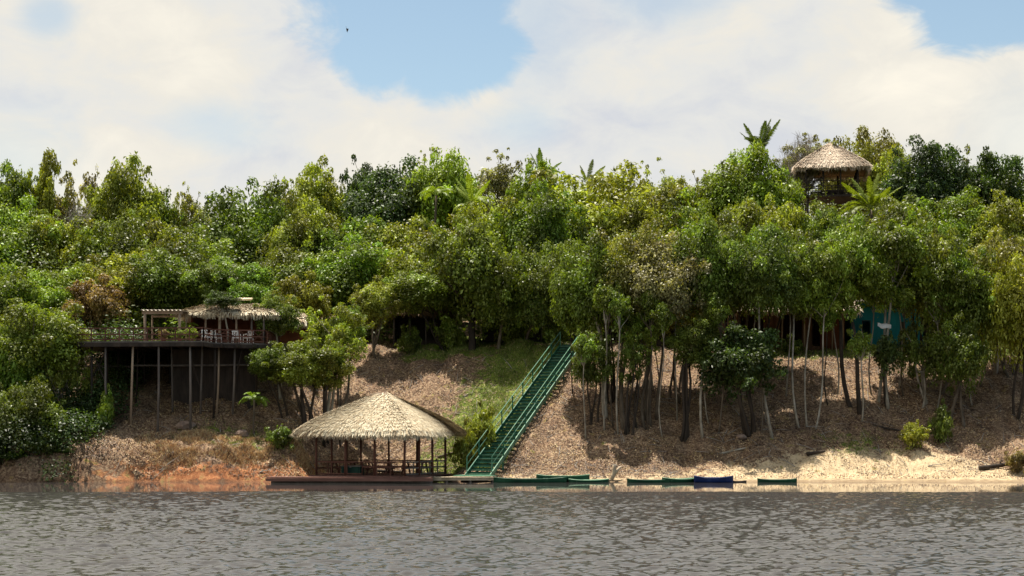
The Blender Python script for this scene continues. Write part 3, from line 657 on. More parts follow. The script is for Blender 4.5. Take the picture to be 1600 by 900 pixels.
tree(FL, 1546, 107, 420, 490, 46, 'olive', 'tree on a white leaning trunk at the upper right of the slope', group=SL, base=(1555, 107.5), trunk=.15, bark=M_BARKP)
tree(LG, 1600, 102, 440, 560, 46, 'yellow', 'yellow-green tree at the right edge with crooked dark stem', group=SL, base=(1592, 101.3), trunk=.10, bark=M_BARKD, stems=2)
for a in [
 (FL, 952, 103, 430, 512, 40, 'deep', 'dark-topped cluster of thin stems between the pale twin stems and the reddish ones', (956, 102.5), 4),
 (FL, 1020, 105, 420, 500, 44, 'mid', 'cluster of thin stems standing before the small dark hut', (1010, 104.5), 4),
 (FL, 1064, 104, 430, 505, 40, 'olive', 'olive tree on three thin stems right of the small dark hut', (1052, 103.5), 3),
 (FL, 1132, 105, 416, 490, 44, 'deep', 'dark tree at the left corner of the brown house', (1126, 105.5), 3),
 (FL, 1160, 107, 410, 486, 40, 'mid', 'tree on pale stems before the left half of the brown house', (1158, 107), 4),
 (FL, 1222, 108, 400, 474, 40, 'mid', 'tree on a pale slanting stem left of the brown house opening', (1200, 107.5), 2),
 (FL, 1426, 107, 396, 474, 40, 'mid', 'green tree before the right corner of the teal house', (1428, 107), 3),
 (AI, 1440, 103, 500, 590, 34, 'deep', 'thin dark leafy tree low on the slope right of the teal house', (1446, 103), 3),
 (FL, 1580, 108, 430, 520, 44, 'deep', 'dark tree right of the white leaning trunk', (1578, 107), 3),
 (AI, 985, 99, 520, 600, 26, 'deep', 'low thin leafy tree among the stems above the moored green canoe', (985, 98.6), 3),
 (FL, 655, 112.5, 424, 487, 52, 'mid', 'green tree reaching low over the dark shelter at the top of the slope', (690, 113), 2),
 (FL, 596, 111, 440, 508, 40, 'olive', 'olive tree over the upper left corner of the open slope', (580, 111), 3),
 (FL, 545, 106, 478, 535, 24, 'mid', 'green tree with pale slanting branches at the left of the open slope', (530, 104), 2),
 (FL, 345, 101.6, 456, 480, 24, 'dark', 'dark leaves drooping over the middle of the deck hut roof', (352, 101.9), 1),
 (FL, 432, 103, 462, 520, 30, 'deep', 'dark leafy tree at the right corner of the deck hut', (436, 103), 2),
 (AI, 1010, 100, 500, 560, 30, 'mid', 'small leafy tree in the middle of the slim stems on the right slope', (1014, 99.8), 2)]:
    tree(a[0], *a[1:8], group='further trees on the open slope', base=a[8], stems=a[9], trunk=.085, bark=[M_BARKP, M_BARKD, M_BARK][a[1] % 3])
# slim understory poles, mostly leafless low down
PO = 'thin bare saplings between the slope trees'
POLES = [(915, 98.3, 548, 'paler', 'thinnest pale sapling, first right of the staircase foot'), (958, 100, 470, '', 'thin straight sapling left of the reddish stems'),
 (1012, 99.4, 480, 'red', 'reddish sapling in the lit gap of the right slope'), (1028, 103, 480, '', 'slender sapling in front of the small dark hut'),
 (1122, 99.0, 490, '', 'thin sapling at the left foot of the black-green bush'), (1190, 98.6, 560, '', 'thin sapling at the right foot of the black-green bush'),
 (1295, 102.5, 500, 'dark', 'dark thin sapling before the right end of the brown house'), (1346, 100.4, 540, 'paler', 'short pale sapling beside the thick dark leaning trunk'),
 (1412, 104.2, 470, '', 'thin sapling before the right half of the teal house'), (1530, 106, 470, '', 'thin sapling left of the white leaning trunk'),
 (532, 99.8, 560, 'dark', 'dark sapling at the right end of the left shrubby trees'), (895, 104, 500, 'dark', 'dark sapling against the right rail near the staircase top'),
 (944, 99, 470, 'paler', 'pale straight sapling between the staircase foot shade and the reddish stems'), (966, 98.6, 480, 'paler', 'pale sapling standing just behind the driftwood stump'),
 (992, 102, 450, 'paler', 'whitish straight pole above the gap between the two canoe rows'), (1036, 98.6, 500, 'paler', 'pale sapling standing above the left canoe of the blue boat row'),
 (1058, 100.5, 460, 'paler', 'pale thin pole left of the dark many-stemmed tree'), (1108, 100, 500, 'paler', 'pale thin pole right of the tall straight pale trunk'),
 (1142, 104, 460, 'paler', 'pale pole against the left half of the brown house'), (1180, 105, 450, 'paler', 'pale pole before the window gap of the brown house'),
 (1228, 104, 450, 'paler', 'pale pole crossing the dark opening of the brown house'), (1308, 104, 460, 'paler', 'pale pole at the joint of the brown and teal houses'),
 (1362, 104.5, 460, 'paler', 'pale pole across the left half of the teal wall'), (1404, 105, 460, 'paler', 'pale pole across the right half of the teal wall'),
 (1464, 103, 480, 'paler', 'pale sapling left of the dense dark green tree over the beach'), (1520, 103, 500, 'paler', 'pale sapling right of the dense dark green tree over the beach')]
for px, d, top, kd, lb in POLES:
    tree(SM, px + random.uniform(-4, 4), d, top - 26, top + 16, 18, 'mid', lb, group=PO, base=(px, d), trunk=.05, bark={'paler': M_BARKP, 'dark': M_BARKD}.get(kd, M_BARK), name='sapling')

def shrub(px, d, top, hw, col, label, key='small'):
    SEED[0] += 1; rr = random.Random(SEED[0]); X, Y = XY(px, d); bz = gz(X, Y) - .05; R = hw * d / FPX
    H = max(ZP(top, d) - bz, .3); keys = [k for k in CROWNS if k.startswith(key)]; me_, R0, h0, C = CROWNS[rr.choice(keys)]
    root = empty('shrub', (X, Y, bz), 0, label, 'shrub', 'low shrubs on the bank')
    rz = rr.uniform(0, 6.28); f = link('foliage', me_, root, (0, 0, H * .52), (0, 0, rz), (R / R0, R / R0, H * .5 / h0)); f.color = tint(col, rr)
    mb = MB()
    for i in range(6): mb.tube(wob_path((rr.uniform(-.08, .08), rr.uniform(-.08, .08), -.1), (rr.uniform(-.6, .6) * R, rr.uniform(-.6, .6) * R, H * rr.uniform(.5, .8)), 3, .1, rr), [.03, .022, .015, .008], 5)
    mb.build('stems', M_BARKD, root)
for a in [(163, 96, 612, 15, 'bright', 'upright bright green shrub under the front of the deck'), (748, 97, 640, 26, 'yellow', 'yellow-green shrub between pavilion roof and staircase'),
          (728, 95.5, 668, 20, 'olive', 'olive shrub just right of the pavilion eave'), (1428, 97, 662, 20, 'yellow', 'yellow-green shrub at the top of the sandy beach'),
          (440, 95, 668, 24, 'deep', 'dark shrub at the left tip of the pavilion roof'), (1470, 98, 634, 18, 'deep', 'dark shrub behind the yellow-green shrub over the beach'),
          (20, 92.2, 706, 26, 'dark', 'dark shrub at the waterline in the left corner'), (48, 92.5, 690, 24, 'deep', 'green shrub hanging over the water just right of the left corner'), (100, 92.8, 700, 14, 'dark', 'small dark shrub where the left greenery ends at the bare bank'), (74, 92.6, 672, 20, 'dark', 'dark shrub beside the steep red-brown bank'),
          (870, 113, 500, 18, 'mid', 'green shrub at the head of the staircase'), (640, 112.5, 508, 18, 'deep', 'dark shrub before the low shelter'),
          (1240, 111, 524, 16, 'deep', 'dark shrub under the opening of the brown house'), (1590, 94, 706, 18, 'brown', 'brown withered shrub low at the right edge'),
          (700, 113, 500, 24, 'mid', 'green shrub left of the thick dark trunk'), (800, 114, 496, 26, 'olive', 'olive shrub right of the thick dark trunk')]: shrub(*a)
palm(397, 97.5, 624, ['small'], 12, 'bright', 'small fan-like palm under the right end of the stilt deck', .95, trunk=.07, name='young_palm')
palm(290, 102, 512, ['small'], 9, 'lime', 'small bright palm standing by the pergola on the deck', .8, trunk=.04, name='young_palm')

def twigs():
    q = random.Random(3); mb = MB()
    for i in range(700):
        x = q.uniform(-32, 34); y = q.uniform(2.5, 20); z = gz(x, y)
        if z < .25: continue
        a = q.uniform(0, 6.28); l = q.uniform(.25, 1.3); p = Vector((x, y, z + .03)); x2, y2 = x + math.cos(a) * l, y + math.sin(a) * l
        e = Vector((x2, y2, gz(x2, y2) + q.uniform(.02, .2))); r_ = q.uniform(.010, .028); mb.tube([p, p.lerp(e, .5) + Vector((0, q.uniform(-.1, .1), .03)), e], [r_, r_ * .8, r_ * .4], 4)
    tag(mb.build('fallen_twigs', [M_TWIG]), 'dry fallen twigs and sticks strewn over the slope', 'twigs', kind='stuff')
twigs()
# ------------------------------------------------------------------ stuff: undergrowth, leaf litter, grass, dry roots
def undergrowth():
    r = np.random.RandomState(77); n = 2400; x = r.uniform(-62, 72, n); y = 25 + 85 * r.rand(n) ** 1.2
    keep = ~((x > -10) & (x < 7) & (y < 30)) & ~((x > 15) & (x < 30) & (y < 32)) & ~((x < -12) & (x > -24) & (y < 29)) & ~((x > 27) & (x < 35) & (y > 54) & (y < 64)); x = x[keep]; y = y[keep]; n = len(x)
    z = tz(x, y); h = r.uniform(.6, 2.0, n); C = np.stack([x, y, z + h * .5 + sst(y, 28, 34) * (r.rand(n) ** 1.3) * 6.5], 1)
    V, F, ci = clump_field(r, C, h + .7, 420000, .30, .8, .5)
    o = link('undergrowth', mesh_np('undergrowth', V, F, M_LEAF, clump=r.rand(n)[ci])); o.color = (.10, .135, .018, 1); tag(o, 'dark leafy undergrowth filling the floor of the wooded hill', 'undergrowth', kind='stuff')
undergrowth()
def left_bush_mass():
    r = np.random.RandomState(78); n = 200; x = r.uniform(-44, -25.5, n); y = 1.3 + 19 * r.rand(n) ** 1.4; z = tz(x, y); h = r.uniform(.3, 1.3, n)
    V, F, ci = clump_field(r, np.stack([x, y, z + h * .6], 1), h + .5, 90000, .2, .9, .4)
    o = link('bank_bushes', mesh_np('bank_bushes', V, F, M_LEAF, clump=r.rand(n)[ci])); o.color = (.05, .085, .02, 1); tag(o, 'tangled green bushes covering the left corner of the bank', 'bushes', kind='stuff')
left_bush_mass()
def litter():
    r = np.random.RandomState(8); n = 480000; x = r.uniform(-36, 38, n); y = 2.2 + 26 * r.rand(n) ** 1.15; z = tz(x, y); sa, gr, cl = zones(x, y, z)
    p = (z > .12) * (1 - .62 * sa) * (1 - .55 * np.clip(gr, 0, 1)) * (1 - .25 * cl) * (.35 + 1.0 * fbm(x * .8, y * .8, 3)) * (.35 + .65 * sst(fbm(x * .5 + 70, y * .7, 4), .36, .54)); k = r.rand(n) < p; x, y, z = x[k], y[k], z[k]; n = len(x)
    C = np.stack([x, y, z + r.uniform(.01, .09, n)], 1); N = np.array([0, -.42, .9]) + r.normal(size=(n, 3)) * .45
    V, F = leaf_quads(r, C, N, .088, .6)
    tag(link('leaf_litter', mesh_np('leaf_litter', V, F, M_LITTER)), 'dry fallen leaves strewn over the slope', 'leaf litter', kind='stuff')
litter()
def blades(name, r, x, y, z, h, w, m_, label, cat, lean=.5):
    n = len(x); a = r.uniform(0, 6.28, n); hh = h * r.uniform(.5, 1.3, n); ln = r.normal(size=(n, 2)) * lean * hh[:, None]
    b = np.stack([x, y, z - .02], 1); dx = np.stack([np.cos(a) * w, np.sin(a) * w, a * 0], 1)
    tip = b + np.stack([ln[:, 0], ln[:, 1], hh], 1)
    V = np.stack([b - dx, b + dx, tip], 1).reshape(-1, 3)
    tag(link(name, mesh_np(name, V, np.arange(n * 3).reshape(n, 3), m_)), label, cat, kind='stuff')
r = np.random.RandomState(9); n = 560000; x = r.uniform(-36, 38, n); y = r.uniform(3, 31, n); z = tz(x, y); sa, gr, cl = zones(x, y, z)
k = (r.rand(n) < np.clip(gr, 0, 1) ** 1.5 * sst(fbm(x * .9 + 3, y * .9, 3), .38, .62) * 1.3) & (z > .3)
blades('grass', r, x[k], y[k], z[k], .20, .022, M_GRASS, 'short yellow-green grass in patches beside the stairs and on top of the bank', 'grass')
n = 200000; x = r.uniform(-30, -8, n); y = r.uniform(1.5, 6.5, n); z = tz(x, y)
k = (r.rand(n) < .6 * sst(x, -24, -19) * sst(fbm(x * .7 + 30, y * .9, 3), .36, .6) * (.25 + .75 * sst(z, .5, 1.3))) & (z > .1) & (z < 3.0)
blades('dry_grass', r, x[k], y[k], z[k], .22, .018, M_DRY, 'dry straw-coloured grass and roots on the steep red bank', 'dry grass', .7)

# ------------------------------------------------------------------ thatched roofs
def thatch_roof(name, parent, hw, hd, z0, z1, ridge, n, straw, loc=(0, 0, 0), rz=0, L=.55, w=.028, bulge=.10, fringe=.4, seed=1, courses=9):
    r = np.random.RandomState(seed)
    f = lambda t: t + bulge * np.sin(np.pi * t ** .8) * (1 - t)
    def pt(face, s_, t):
        a, b = hw * (1 - t) + ridge * t, hd * (1 - t) + .02 * t
        z = z0 + (z1 - z0) * f(t)
        if face == 0: return np.stack([s_ * a, -b + 0 * s_, z + 0 * s_], -1)
        if face == 2: return np.stack([-s_ * a, b + 0 * s_, z + 0 * s_], -1)
        if face == 1: return np.stack([a + 0 * s_, s_ * b, z + 0 * s_], -1)
        return np.stack([-a + 0 * s_, -s_ * b, z + 0 * s_], -1)
    V = []; F = []; FM = []; base = 0
    for face in range(4):
        S_, T_ = np.meshgrid(np.linspace(-1, 1, 13), np.linspace(0, 1, 10))
        for k, off in enumerate((0.0, -.16)):
            p = pt(face, S_, T_); p[..., 2] += off; p[..., :2] *= (1 if k == 0 else .985); V.append(p.reshape(-1, 3))
            i = (np.arange(9)[:, None] * 13 + np.arange(12)[None]).ravel() + base; q = np.stack([i, i + 1, i + 14, i + 13], 1)
            F.append(q if k == 0 else q[:, ::-1]); FM.append(np.full(len(q), 1)); base += 130
        i = np.arange(12) + base - 260; F.append(np.stack([i + 130, i + 131, i + 1, i], 1)); FM.append(np.full(12, 1))
    for face in range(4):
        long_ = (hw if face % 2 == 0 else hd); m_ = int(n * long_ / (2 * (hw + hd)))
        t = 1 - np.sqrt(r.rand(m_)) if ridge < .3 * hw or face % 2 else r.rand(m_) ** 1.2
        t = (np.floor(t * courses) + r.beta(1.2, 2.5, m_) * .9) / courses; t = np.clip(t + r.normal(size=m_) * .008, 0, .995)
        s_ = r.uniform(-1, 1, m_); p = pt(face, s_, t); dn = pt(face, s_, np.maximum(t - .02, -.02)) - p; dn /= np.linalg.norm(dn, axis=1, keepdims=True) + 1e-9
        sd = np.cross(dn, np.array([0, 0, 1.])); sd /= np.linalg.norm(sd, axis=1, keepdims=True) + 1e-9; nr = np.cross(sd, dn); nr *= np.sign(nr[:, 2:3] + 1e-9)
        l = L * r.uniform(.5, 1.2, m_)[:, None]; ww = w * r.uniform(.6, 1.5, m_)[:, None]
        a0 = p + nr * .015; tip = p + dn * l + nr * (.035 + .07 * r.rand(m_)[:, None]) + sd * l * r.normal(size=(m_, 1)) * .16
        tip[:, 2] -= np.where(t < .06, .10, 0)
        V.append(np.stack([a0 - sd * ww, a0 + sd * ww, tip + sd * ww * .5, tip - sd * ww * .5], 1).reshape(-1, 3)); F.append(np.arange(m_ * 4).reshape(m_, 4) + base); FM.append(np.zeros(m_)); base += m_ * 4
        m_ = int(long_ * 2 * 70 * .03 / w * (fringe > 0)); s_ = r.uniform(-1.0, 1.0, m_); p = pt(face, s_, np.zeros(m_)); o = pt(face, s_, np.full(m_, -.02)) - p; o[:, 2] = 0; o /= np.linalg.norm(o, axis=1, keepdims=True)
        sd = np.cross(o, np.array([0, 0, 1.])); l = fringe * r.uniform(.3, 1.25, m_)[:, None] * (.7 + .6 * vnoise(s_ * 9 + face * 7, s_ * 0))[:, None]
        a0 = p - o * r.uniform(0, .12, (m_, 1)) + np.array([0, 0, .03]); tip = a0 + np.array([0, 0, -1.]) * l + o * l * r.uniform(-.1, .35, (m_, 1)) + sd * l * r.normal(size=(m_, 1)) * .2; ww = w * r.uniform(.5, 1.2, (m_, 1))
        V.append(np.stack([a0 - sd * ww, a0 + sd * ww, tip + sd * ww * .3, tip - sd * ww * .3], 1).reshape(-1, 3)); F.append(np.arange(m_ * 4).reshape(m_, 4) + base); FM.append(np.zeros(m_)); base += m_ * 4
    me_ = mesh_np(name, np.vstack(V), np.vstack(F), [straw, M_STRAWD], fm=np.concatenate(FM))
    return link(name, me_, parent, loc, (0, 0, rz))

# ------------------------------------------------------------------ floating pavilion
TH = RAD(-21.5); pcx, pcy = XY(597, 93.6); PZ = .42
pav = empty('thatched_pavilion', (pcx, pcy, 0), TH, 'open pavilion with broad pale thatched hip roof on red-brown posts, floating at the shore', 'pavilion')
A = 2.92; EZ = 2.90
thatch_roof('roof', pav, 3.98, 3.98, EZ, 5.42, .30, 30000, M_STRAW, seed=3, L=.36, w=.019, fringe=.34, bulge=.13, courses=16)
mb = MB()
for i in range(26): mb.box((-3.2 + i * .256, 0, PZ - .05), (.245, 6.5, .06))
for i in range(5): mb.box((0, -3.0 + i * 1.5, PZ - .17), (6.5, .14, .16))
mb.build('floor', M_PONT, pav)
rr = random.Random(4); posts = []
for i in range(4):
    c = -A + i * 2 * A / 3
    posts += [(c, -A), (c, A)] + ([(-A, c), (A, c)] if 0 < i < 3 else [])
for i, (x_, y_) in enumerate(posts):
    w_ = rr.uniform(.065, .085); MB().tube([(x_, y_, PZ - .02), (x_ + rr.uniform(-.02, .02), y_, 1.6), (x_ + rr.uniform(-.03, .03), y_, 3.02)], [w_, w_ * .95, w_ * .9], 8).build('post', M_REDW, pav, smooth=True)
mb = MB()
for s_ in (-1, 1): mb.beam((-A - .3, s_ * A, 2.98), (A + .3, s_ * A, 2.98), .11, .13); mb.beam((s_ * A, -A - .3, 3.06), (s_ * A, A + .3, 3.06), .11, .13)
for i in range(-3, 4):
    for s_ in (-1, 1): mb.tube([(i * 1.1, s_ * 3.7, 2.78), (i * .09, 0, 5.1)], .04, 5); mb.tube([(s_ * 3.7, i * 1.1, 2.78), (0, i * .09, 5.1)], .04, 5)
mb.build('rafters', M_REDW, pav)
def rail(p0, p1, hs, posts_n, m_, name='railing', parent=pav, pw=.06, cross=False):
    b = MB(); p0 = Vector(p0); p1 = Vector(p1)
    for h_ in hs: b.beam(p0 + Vector((0, 0, h_)), p1 + Vector((0, 0, h_)), .05, .075)
    for i in range(posts_n + 1):
        q = p0.lerp(p1, i / posts_n); b.beam(q, q + Vector((0, 0, hs[-1])), pw, pw)
    if cross:
        for i in range(posts_n):
            q = p0.lerp(p1, i / posts_n); q2 = p0.lerp(p1, (i + 1) / posts_n)
            b.beam(q + Vector((0, 0, hs[0])), q2 + Vector((0, 0, hs[-1])), .03, .03); b.beam(q2 + Vector((0, 0, hs[0])), q + Vector((0, 0, hs[-1])), .03, .03)
    return b.build(name, m_, parent)
rail((-A, -A, PZ), (A * .05, -A, PZ), (.08, .78), 3, M_REDW)
rail((A * .05, -A, PZ), (A, -A, PZ), (.5, .8), 3, M_REDW)
rail((-A, -A, PZ), (-A, A, PZ), (.4, .78), 4, M_REDW)
rail((A, -A, PZ), (A, A, PZ), (.06, .42, .78), 5, M_GREYW)
rail((-A, A, PZ), (A, A, PZ), (.4, .78), 6, M_REDW)
def on_pav(x_, y_, z=PZ): v = Matrix.Rotation(TH, 3, 'Z') @ Vector((x_, y_, 0)); return (pcx + v.x, pcy + v.y, z - .02)
def picnic_table(loc, rz, label, m_=M_REDW, L=1.7):
    t = empty('picnic_table', loc, rz, label, 'picnic table', 'picnic tables under the thatched pavilion')
    MB().box((0, -.19, .72), (L, .34, .04)).box((0, .19, .72), (L, .34, .04)).build('tabletop', m_, t)
    for s_ in (-1, 1):
        MB().box((0, s_ * .68, .43), (L, .24, .04)).build('bench', m_, t)
        b = MB(); x_ = s_ * L * .36
        b.beam((x_, -.6, .0), (x_, -.22, .70), .05, .09, (1, 0, 0)); b.beam((x_, .6, .0), (x_, .22, .70), .05, .09, (1, 0, 0)); b.beam((x_ + .05, -.75, .39), (x_ + .05, .75, .39), .04, .08)
        b.build('leg_frame', m_, t)
picnic_table(on_pav(-1.9, -1.4), TH, 'red-brown picnic table at the left end of the pavilion floor')
picnic_table(on_pav(.6, -1.5), TH + .05, 'red-brown picnic table in the middle of the pavilion, right of the green chest')
picnic_table(on_pav(1.8, .9), TH, 'red-brown picnic table behind the grey railing at the right of the pavilion')
ch = empty('storage_chest', on_pav(-.75, -2.45), TH, 'dark green covered chest behind the front railing of the pavilion', 'chest')
b = MB(); b.box((0, 0, .27), (1.25, .5, .5)); b.box((0, -.262, .27), (.05, .02, .46)); b.box((-.5, -.262, .27), (.05, .02, .46)); b.box((.5, -.262, .27), (.05, .02, .46)); b.build('body', M_CLOTH, ch)
MB().box((0, 0, .55), (1.32, .56, .06)).box((0, -.29, .5), (.14, .02, .08)).build('lid', M_GREYW, ch)

# pontoon beam and gangway
x0, y0 = XY(417, 89.4); x1, y1 = XY(677, 88.7)
pt_ = empty('pontoon', ((x0 + x1) / 2, (y0 + y1) / 2, 0), math.atan2(y1 - y0, x1 - x0), 'long low red-brown floating timber platform in front of the pavilion', 'pontoon')
Lp = math.hypot(x1 - x0, y1 - y0); b = MB()
for i in range(int(Lp / .3)): b.box((-Lp / 2 + .15 + i * .3, .62, .33), (.285, 1.5, .05))
b.build('planking', M_PONT, pt_)
MB().beam((-Lp / 2, -.16, .20), (Lp / 2, -.16, .22), .2, .17).build('edge_beam', M_PONT, pt_)
for y_ in (.35, 1.1): MB().tube([(-Lp / 2 + .2, y_, .08), (Lp / 2 - .2, y_, .08)], .2, 10).build('float_log', M_GREYW, pt_, smooth=True)
x0, y0 = XY(650, 90.9); x1, y1 = XY(776, 91.3)
gw = empty('gangway', ((x0 + x1) / 2, (y0 + y1) / 2, 0), math.atan2(y1 - y0, x1 - x0), 'pale sandy plank walkway joining the pavilion to the foot of the green stairs', 'walkway')
Lg = math.hypot(x1 - x0, y1 - y0); b = MB()
for i in range(int(Lg / .24)): b.box((-Lg / 2 + .12 + i * .24, rr.uniform(-.03, .03), .30 + rr.uniform(-.006, .006)), (.225, 1.7, .05))
b.build('planking', M_PALEW, gw)
MB().beam((-Lg / 2, -.75, .2), (Lg / 2, -.75, .2), .1, .15).beam((-Lg / 2, .75, .2), (Lg / 2, .75, .2), .1, .15).build('bearers', M_PALEW, gw)
for x_ in (-Lg * .45, -.6, .8, Lg * .45): MB().tube([(x_, -.7, -.8), (x_, -.7, .27)], .07, 7).tube([(x_, .7, -.6), (x_, .7, .27)], .07, 7).build('pile', M_GREYW, gw)

# ------------------------------------------------------------------ green staircase
b0 = Vector(P(749, 741, 92.6)); b1 = Vector(P(892, 541, 110.6)); st = empty('green_staircase', b0, 0, 'long straight green wooden staircase climbing the bank from the shore', 'staircase')
D = b1 - b0; Dh = Vector((D.x, D.y, 0)).normalized(); Sd = Vector((Dh.y, -Dh.x, 0)); HWD = .80; N = 40
for i in range(N):
    q = D * (i / (N - 1)); b = MB(); w_ = HWD - .05
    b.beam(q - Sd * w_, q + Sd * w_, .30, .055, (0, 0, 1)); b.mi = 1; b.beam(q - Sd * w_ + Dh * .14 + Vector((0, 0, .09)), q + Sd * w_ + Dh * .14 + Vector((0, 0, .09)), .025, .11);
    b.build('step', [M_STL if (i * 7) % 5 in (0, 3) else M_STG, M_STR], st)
for s_ in (-1, 1):
    o = Sd * s_ * HWD
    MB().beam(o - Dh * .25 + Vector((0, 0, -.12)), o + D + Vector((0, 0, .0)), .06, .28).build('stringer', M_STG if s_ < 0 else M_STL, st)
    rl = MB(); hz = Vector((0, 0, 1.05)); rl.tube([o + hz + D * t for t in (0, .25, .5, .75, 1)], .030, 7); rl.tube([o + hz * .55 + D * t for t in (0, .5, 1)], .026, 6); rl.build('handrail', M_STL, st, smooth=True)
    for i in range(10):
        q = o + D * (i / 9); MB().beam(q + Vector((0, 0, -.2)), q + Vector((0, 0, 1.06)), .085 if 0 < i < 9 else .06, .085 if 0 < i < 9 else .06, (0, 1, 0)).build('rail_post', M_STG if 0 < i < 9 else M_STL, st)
    for i in range(1, 9, 2):
        q = o * .95 + D * (i / 9); wx, wy = b0.x + q.x, b0.y + q.y; MB().beam(Vector((q.x, q.y, gz(wx, wy) - b0.z - .3)), q + Vector((0, 0, -.15)), .1, .1, (0, 1, 0)).build('support_post', M_STG, st)
q = D + Dh * .85
b = MB(); b.box((q.x, q.y, q.z + .0), (1.85, 1.6, .06), math.atan2(Sd.y, Sd.x)); b.build('top_landing', M_STG, st)
b = MB(); q = -Dh * .75; b.box((q.x, q.y, -.08), (2.3, 1.3, .08), math.atan2(Sd.y, Sd.x)); b.build('foot_landing', M_STL, st)

# ------------------------------------------------------------------ stilt deck
DZ = 8.72
corners = [XY(121, 97.2), XY(318, 96.6), XY(334, 98.4), XY(414, 99.4), XY(426, 104), XY(430, 112), XY(210, 113), XY(128, 106)]
dk = empty('stilt_deck', (*corners[0], 0), 0, 'large dark timber deck standing on tall slender stilts over the left bank', 'deck')
ox, oy = corners[0]; cl = [(x_ - ox, y_ - oy) for x_, y_ in corners]
n = len(cl); b = MB(); b.add([(x_, y_, DZ) for x_, y_ in cl] + [(x_, y_, DZ - .09) for x_, y_ in cl], [tuple(range(n)), tuple(range(2 * n - 1, n - 1, -1))] + [(i, i + n, (i + 1) % n + n, (i + 1) % n) for i in range(n)]); b.build('platform', M_GREYW, dk)
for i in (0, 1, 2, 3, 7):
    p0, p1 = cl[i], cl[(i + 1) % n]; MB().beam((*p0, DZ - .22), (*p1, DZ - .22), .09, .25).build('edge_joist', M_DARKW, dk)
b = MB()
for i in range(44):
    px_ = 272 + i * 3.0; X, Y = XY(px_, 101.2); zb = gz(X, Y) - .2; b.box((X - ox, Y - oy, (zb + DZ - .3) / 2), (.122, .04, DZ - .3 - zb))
b.build('added_shade_wall', M_DARKW, dk)  # added dark boards standing in for the open shadow under the deck
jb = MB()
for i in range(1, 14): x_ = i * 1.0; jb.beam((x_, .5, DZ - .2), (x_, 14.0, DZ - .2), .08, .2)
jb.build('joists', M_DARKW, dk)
rr = random.Random(12)
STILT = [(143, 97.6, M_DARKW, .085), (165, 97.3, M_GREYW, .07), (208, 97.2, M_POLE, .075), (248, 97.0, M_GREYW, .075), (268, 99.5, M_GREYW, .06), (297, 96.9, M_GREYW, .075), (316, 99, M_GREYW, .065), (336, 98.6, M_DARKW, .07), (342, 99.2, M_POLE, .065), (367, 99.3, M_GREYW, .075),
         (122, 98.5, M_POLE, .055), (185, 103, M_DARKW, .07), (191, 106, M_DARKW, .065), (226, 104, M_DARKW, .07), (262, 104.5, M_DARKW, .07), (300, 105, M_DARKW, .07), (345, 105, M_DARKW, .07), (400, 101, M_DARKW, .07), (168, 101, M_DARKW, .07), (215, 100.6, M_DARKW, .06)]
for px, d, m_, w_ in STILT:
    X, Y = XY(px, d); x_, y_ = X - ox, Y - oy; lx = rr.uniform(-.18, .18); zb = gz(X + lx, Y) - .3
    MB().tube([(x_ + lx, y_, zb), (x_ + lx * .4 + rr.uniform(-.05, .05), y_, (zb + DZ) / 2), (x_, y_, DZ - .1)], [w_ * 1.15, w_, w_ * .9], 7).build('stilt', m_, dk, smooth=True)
for (pa, pya, da, pb, pyb, db) in ((205, 571, 100.5, 300, 571, 100.5), (300, 571, 100.5, 405, 570, 100.5), (130, 572, 103, 205, 573, 103), (160, 588, 104, 205, 590, 104)):
    a_ = P(pa, pya, da); c_ = P(pb, pyb, db); MB().tube([(a_[0] - ox, a_[1] - oy, a_[2]), (c_[0] - ox, c_[1] - oy, c_[2])], .065, 6).build('cross_beam', M_GREYW, dk)
for (pa, pya, da, pb, pyb, db) in ((143, 545, 97.8, 166, 600, 97.8), (166, 548, 98, 146, 588, 98), (298, 560, 99, 318, 620, 99), (186, 560, 103, 200, 590, 103), (226, 545, 104, 200, 600, 104), (378, 548, 99.4, 366, 600, 99.4)):
    a_ = P(pa, pya, da); c_ = P(pb, pyb, db); MB().tube([(a_[0] - ox, a_[1] - oy, a_[2]), (c_[0] - ox, c_[1] - oy, c_[2])], .045, 6).build('brace', M_DARKW, dk)
for i, (k, m_) in enumerate(((9, M_REDW), (1, M_REDW), (4, M_REDW))):
    p0, p1 = cl[i], cl[i + 1]; z = DZ
    rail((*p0, z), (*p1, z), (.10, .42, .82), k, M_REDW, 'railing', dk, .07, cross=True)
rail((*cl[7], DZ), (*cl[0], DZ), (.1, .42, .82), 5, M_REDW, 'railing', dk, .07)
rail((*cl[3], DZ), (*cl[4], DZ), (.1, .42, .82), 3, M_REDW, 'railing', dk, .07)

# pergola on the deck
X, Y = XY(259, 100.5); pg = empty('pergola', (X, Y, DZ), 0, 'small pergola of pale posts under a flat corrugated sheet roof on the deck', 'pergola')
for x_ in (-1.12, 1.12):
    for y_ in (-1, 1): MB().tube([(x_, y_, 0), (x_, y_, 2.0)], .09 if y_ < 0 else .06, 8).build('post', M_POLE, pg, smooth=True)
MB().beam((-1.3, -1, 1.98), (1.3, -1, 1.98), .12, .16).beam((-1.1, 1, 1.9), (1.2, 1, 1.9), .1, .12).build('roof_beam', M_POLE, pg)
cols = 50; V = []; F = []
for i in range(cols + 1):
    x_ = -1.32 + 2.64 * i / cols; z = 2.14 + .045 * math.sin(i * 2 * math.pi / 5)
    V += [(x_, -1.35, z), (x_, 1.35, z + .1), (x_, 1.35, z + .08), (x_, -1.35, z - .02)]
for i in range(cols):
    a_ = i * 4
    for k in range(4): F.append((a_ + k, a_ + 4 + k, a_ + 4 + (k + 1) % 4, a_ + (k + 1) % 4))
me = bpy.data.meshes.new('sheet_roof'); me.from_pydata(V, [], F); me.materials.append(M_TIN); link('sheet_roof', me, pg)

